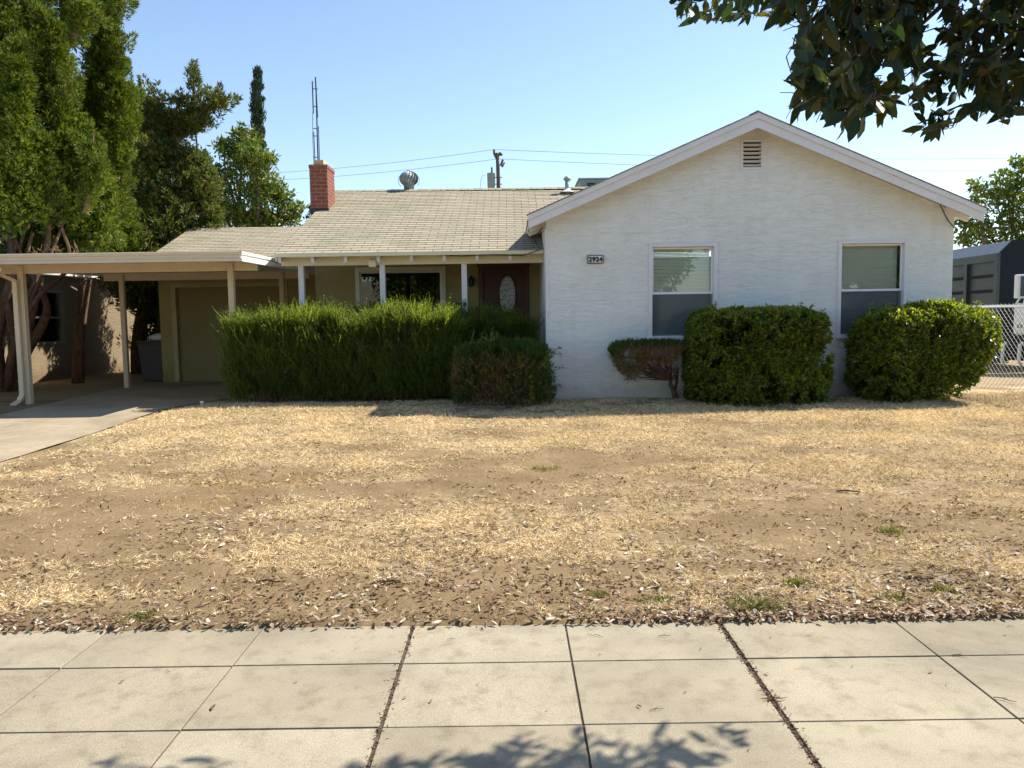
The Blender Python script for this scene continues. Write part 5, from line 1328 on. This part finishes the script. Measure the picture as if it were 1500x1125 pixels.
def litter(X, Y, Ls, zoff=.006):
    n = len(X); az = rng.uniform(0, 2 * math.pi, n); tilt = rng.normal(size=n) * .28
    D = np.stack([np.cos(az) * np.cos(tilt), np.sin(az) * np.cos(tilt), np.sin(tilt)], 1)
    N = unit(np.stack([rng.normal(size=n) * .35, rng.normal(size=n) * .35, np.ones(n)], 1))
    V, q, t_ = leafshape(np.stack([X, Y, zof(X, Y) + zoff + rng.random(n) * .012], 1), D, N, Ls, Ls * rng.uniform(.26, .42, n), rng.uniform(-.25, .25, n))
    return V, q, t_
def polymesh(name, V, q, t3):
    me = bpy.data.meshes.new(name); me.vertices.add(len(V)); me.vertices.foreach_set('co', np.asarray(V, np.float32).ravel())
    me.loops.add(q.size + t3.size); me.loops.foreach_set('vertex_index', np.concatenate([q.ravel(), t3.ravel()]).astype(np.int32))
    me.polygons.add(len(q) + len(t3)); me.polygons.foreach_set('loop_start', np.concatenate([np.arange(0, q.size, 4), q.size + np.arange(0, t3.size, 3)]).astype(np.int32))
    me.update(calc_edges=True); return me
XX, YY = [], []
X, Y = gpos(5200, 3.70, 4.25, 2.4); k = rng.random(len(X)) < np.clip(.28 + .85 * smooth(.0, 1.6, X) + .3 * smooth(-1.6, -2.4, X) + .5 * (fbm(X * 2, Y * 2, 71, 2) - .5), .1, 1); XX.append(X[k]); YY.append(Y[k])
for (cx, cy, sx, sy, m) in ((.1, 5.3, .8, .35, 500), (-1.9, 5.45, .55, .35, 420), (.9, 4.5, .35, .2, 160), (1.6, 4.2, .35, .2, 260), (3.0, 4.5, .7, .4, 450), (-.3, 4.3, .5, .25, 330), (3.6, 5.6, .9, .5, 360), (1.0, 6.2, 1.1, .4, 260), (-2.2, 8.6, 1.5, .8, 420), (2.2, 4.15, .5, .2, 350), (-.2, 5.0, .4, .3, 200)):
    XX.append(cx + rng.normal(size=m) * sx); YY.append(cy + rng.normal(size=m) * sy)
X, Y = gpos(900, 4, 11.2, 1.2); XX.append(X); YY.append(Y)
X = np.concatenate(XX); Y = np.concatenate(YY); k = (Y > 3.66) & (X > -5.1); X, Y = X[k], Y[k]
V, q, t3 = litter(X, Y, rng.uniform(.022, .056, len(X)))
o = link('leaf_litter', polymesh('leaf_litter', V, q, t3), M['litter']); tag(o, 'dead grey and brown leaves strewn along the lawn edge', 'leaves', kind='stuff')
lv = Leaves(); X, Y = gpos(20000, 3.8, 11.5, 1.3); k = (fbm(X * 1.5, Y * 2.2, 91, 3) + .5 * (fbm(X * 5, Y * 6, 93, 2) - .5) > .50) & (X > -5.1); X, Y = X[k], Y[k]; n = len(X)
lv.kites(np.stack([X, Y, zof(X, Y) + .006], 1), np.stack([rng.normal(size=n), rng.normal(size=n), np.abs(rng.normal(size=n)) * .35], 1), rng.uniform(.012, .040, n), rng.uniform(.005, .016, n), fold=.3)
o = lv.build('lawn_debris', M['bushbrown']); tag(o, 'small dark brown leaf scraps scattered through the dry lawn', 'debris', kind='stuff')
# crumbs of soil and bark along the edge and in the wide joint
mb_l = Leaves(); n = 5200; X = rng.uniform(-4.2, 4.2, n); Y = 3.70 + np.abs(rng.normal(size=n)) * .09
Xj = 1.008 + rng.normal(size=900) * .012; Yj = rng.uniform(2.25, 3.75, 900); Xk = -.507 + rng.normal(size=420) * .012; Yk = rng.uniform(2.25, 3.75, 420)
X = np.concatenate([X, Xj, Xk]); Y = np.concatenate([Y, Yj, Yk]); n = len(X)
mb_l.kites(np.stack([X, Y, np.where(Y > 3.73, zof(X, Y), -.006) + .003 + rng.random(n) * .006], 1), np.stack([rng.normal(size=n), rng.normal(size=n), rng.normal(size=n) * .15], 1), rng.uniform(.006, .022, n), rng.uniform(.003, .008, n))
o = mb_l.build('soil_crumbs', M['twig']); tag(o, 'brown crumbs of soil and bark in the joints and along the walk edge', 'debris', kind='stuff')

# green weed tufts
def tuft(px, py, r, h, n, label):
    d = None
    u = at(px, py, 1.0); t_ = (0.03 - CAMZ) / (u[2] - CAMZ); c = np.array([u[0] * t_, t_, 0]); 
    for _ in range(4):
        zz = float(zof(np.array(c[0]), np.array(c[1]))); t_ = (zz - CAMZ) / (u[2] - CAMZ); c = np.array([u[0] * t_, t_, zz])
    P = np.array(c) + np.stack([np.clip(rng.normal(size=n), -1.6, 1.6) * r * .8, np.clip(rng.normal(size=n), -1.6, 1.6) * r * .5, np.zeros(n)], 1); P[:, 2] = zof(P[:, 0], P[:, 1])
    el = rng.uniform(.3, 1.4, n); az = rng.uniform(0, 6.28, n); lv = Leaves()
    lv.kites(P, np.stack([np.cos(az) * np.cos(el), np.sin(az) * np.cos(el), np.sin(el)], 1), rng.uniform(.4, 1, n) * h, rng.uniform(.003, .006, n), mid=.35)
    o = lv.build('weed_tuft', M['weed']); 
    tag(o, label, 'weed', 'green weed tufts in the dry lawn')
tuft(1105, 888, .10, .06, 420, 'biggest green weed tuft, by the walk edge right of the wide joint')
tuft(960, 882, .07, .05, 240, 'low yellowish weed tuft above the wide sidewalk joint, left of the biggest tuft')
tuft(1165, 856, .05, .06, 160, 'pale weed tuft among dead leaves just right of the biggest tuft')
tuft(1310, 878, .06, .05, 200, 'weed tuft among dead leaves near the rightmost sidewalk joint')
tuft(1380, 866, .05, .05, 160, 'small weed tuft nearest the right edge of the lawn front')
tuft(875, 872, .04, .05, 90, 'tiny green weed tuft on bare soil above the middle sidewalk joint')
tuft(205, 905, .07, .05, 200, 'weed tuft at the walk edge in the left corner of the lawn')
tuft(1305, 780, .06, .07, 150, 'lone weed tuft in the right middle of the lawn')
tuft(212, 603, .16, .06, 160, 'grassy weed strip where driveway meets the lawn')
tuft(800, 688, .10, .08, 120, 'pale weed tuft in the middle of the lawn')

# single leaves and twigs on the sidewalk
def onwalk(px, py):
    u = at(px, py, 1.0); t_ = (.004 - CAMZ) / (u[2] - CAMZ); return (u[0] * t_, t_, .004)
V, q, t3 = leafshape(np.zeros((1, 3)), np.array([[1., 0, .06]]), np.array([[.0, .3, 1.]]), np.array([.05]), np.array([.02]), np.array([.12]))
V = V + np.array([0, 0, .004]); lme = polymesh('fallen_leaf', V, q, t3); lme.materials.append(M['litter'])
leafspots = [(311, 1041, 1.0, .9), (183, 997, .5, 2.), (590, 1023, .5, .4), (940, 1037, .6, 1.1), (1360, 985, .55, .2), (1120, 985, .5, 2.6), (880, 960, .35, 1.), (1028, 949, .35, 2.), (430, 1000, .4, .3), (633, 1025, .45, 2.2), (1007, 1014, .35, 1.6), (1386, 1003, .3, .5), (1250, 975, .3, 1.9), (1097, 1100, .3, .7), (700, 1000, .3, 2.5), (520, 950, .3, .2), (160, 922, .8, .1), (1130, 935, .35, .9), (1470, 930, .4, .1), (1180, 1068, .3, 1.4), (50, 1020, .35, .8), (800, 1040, .3, .3)]
o0 = None
for (px, py, s, rz) in leafspots:
    o = bpy.data.objects.new('fallen_leaf', lme); COL.objects.link(o); o.location = onwalk(px, py); o.scale = (s, s, s); o.rotation_euler = (0, 0, rz * 2)
    tag(o, 'small dry fallen leaf lying on the pale concrete sidewalk', 'leaf', 'dry leaves scattered on the sidewalk')
tag([o for o in COL.objects if o.name == 'fallen_leaf'][0], 'curled dry leaf on the sidewalk, largest of those on the left slabs', 'leaf', 'dry leaves scattered on the sidewalk')
mb = MB(); mb.tube([(0, 0, .003), (.03, .006, .005), (.06, -.002, .004), (.085, .006, .003)], [.0022, .002, .0018, .001], 5); mb.tube([(.03, .006, .005), (.05, .02, .004)], .0013, 4)
tme = bpy.data.meshes.new('twig'); tme.from_pydata(mb.v, [], mb.f); tme.materials.append(M['twig'])
for (px, py, s, rz) in [(952, 1041, .7, .2), (1120, 1025, 1.1, .05), (965, 932, .7, 0.05), (870, 930, .6, -.6), (1025, 918, .5, 2.), (900, 915, .6, -.3), (1395, 960, .8, -.2), (1455, 1022, .9, -.6), (1180, 932, .4, .1), (860, 929, .5, -.7), (1475, 918, .5, .1), (655, 937, .5, .1), (1003, 927, .4, -.8), (250, 985, .5, 2.4), (1345, 912, .6, .2)]:
    o = bpy.data.objects.new('twig', tme); COL.objects.link(o); o.location = onwalk(px, py); o.scale = (s, s, s); o.rotation_euler = (0, 0, rz)
    tag(o, 'thin brown twig lying on the pale concrete sidewalk', 'twig', 'small twigs scattered on the sidewalk')
# sticks in the lawn
for (px, py, s, rz, lab) in [(375, 855, 2.0, -.1, 'dark stick lying on bare soil in the left front of the lawn'), (560, 855, 1.8, -.3, 'dark stick lying in the lawn above the left wide joint'), (415, 815, 1.3, 1.4, 'short upright looking stick in the straw left of the lawn middle'), (1225, 722, 2.2, -.15, 'dark stick on the right half of the lawn')]:
    u = at(px, py, 1.0); t_ = (.06 - CAMZ) / (u[2] - CAMZ)
    for _ in range(4): zz = float(zof(np.array(u[0] * t_), np.array(t_))); t_ = (zz - CAMZ) / (u[2] - CAMZ)
    o = bpy.data.objects.new('stick', tme); COL.objects.link(o); o.location = (u[0] * t_, t_, zz + .004); o.scale = (s, s, s * 1.5); o.rotation_euler = (0, 0, rz); tag(o, lab, 'stick')

# ------------------------------------------------------------------ across the street (seen only in the window glass)
def opp_tree(x, y, h, r, label):
    t = thing('street_tree', label, 'tree', (x, y, 0)); lv = Leaves(); n = 60
    d = runit(n) * (rng.random(n) ** .4)[:, None]; C = np.array([x, y, h * .62]) + d * np.array([r, r, h * .36])
    clumps(lv, C, r * .35 * rng.uniform(.7, 1.2, n), 230, .35, .16, up=.1, jit=.8, shell=.8); lv.build('crown', M['broad'], t)
    limbs((x, y, -.1), [((x, y, h * .6), 1), ((x + r * .4, y, h * .7), .6), ((x - r * .4, y, h * .7), .6)], .22, t, M['bark'], .1)
opp_tree(-5.4, -14, 9, 3.2, 'round tree across the street, reflected in the porch window')
opp_tree(5.5, -15, 8, 3.0, 'round tree across the street, reflected in the gable windows')
opp_tree(19, -18, 10, 4.0, 'tall tree far across the street on the right')
oh = thing('house', 'plain low house across the street, reflected in the porch window', 'house', (-15, -26, 0))
mb = MB(); mb.box(-22, -9, -32, -24, -.2, 2.7); mb.build('wall', M['tan_stucco'], oh)
mb = MB(); courses(mb, (-8.5, -23.5, 2.6), (-22.5, -23.5, 2.6), (-22.5, -28, 4.6), (-8.5, -28, 4.6), .3); courses(mb, (-22.5, -32.5, 2.6), (-8.5, -32.5, 2.6), (-8.5, -28, 4.6), (-22.5, -28, 4.6), .3); mb.build('roof', M['shingle'], oh)
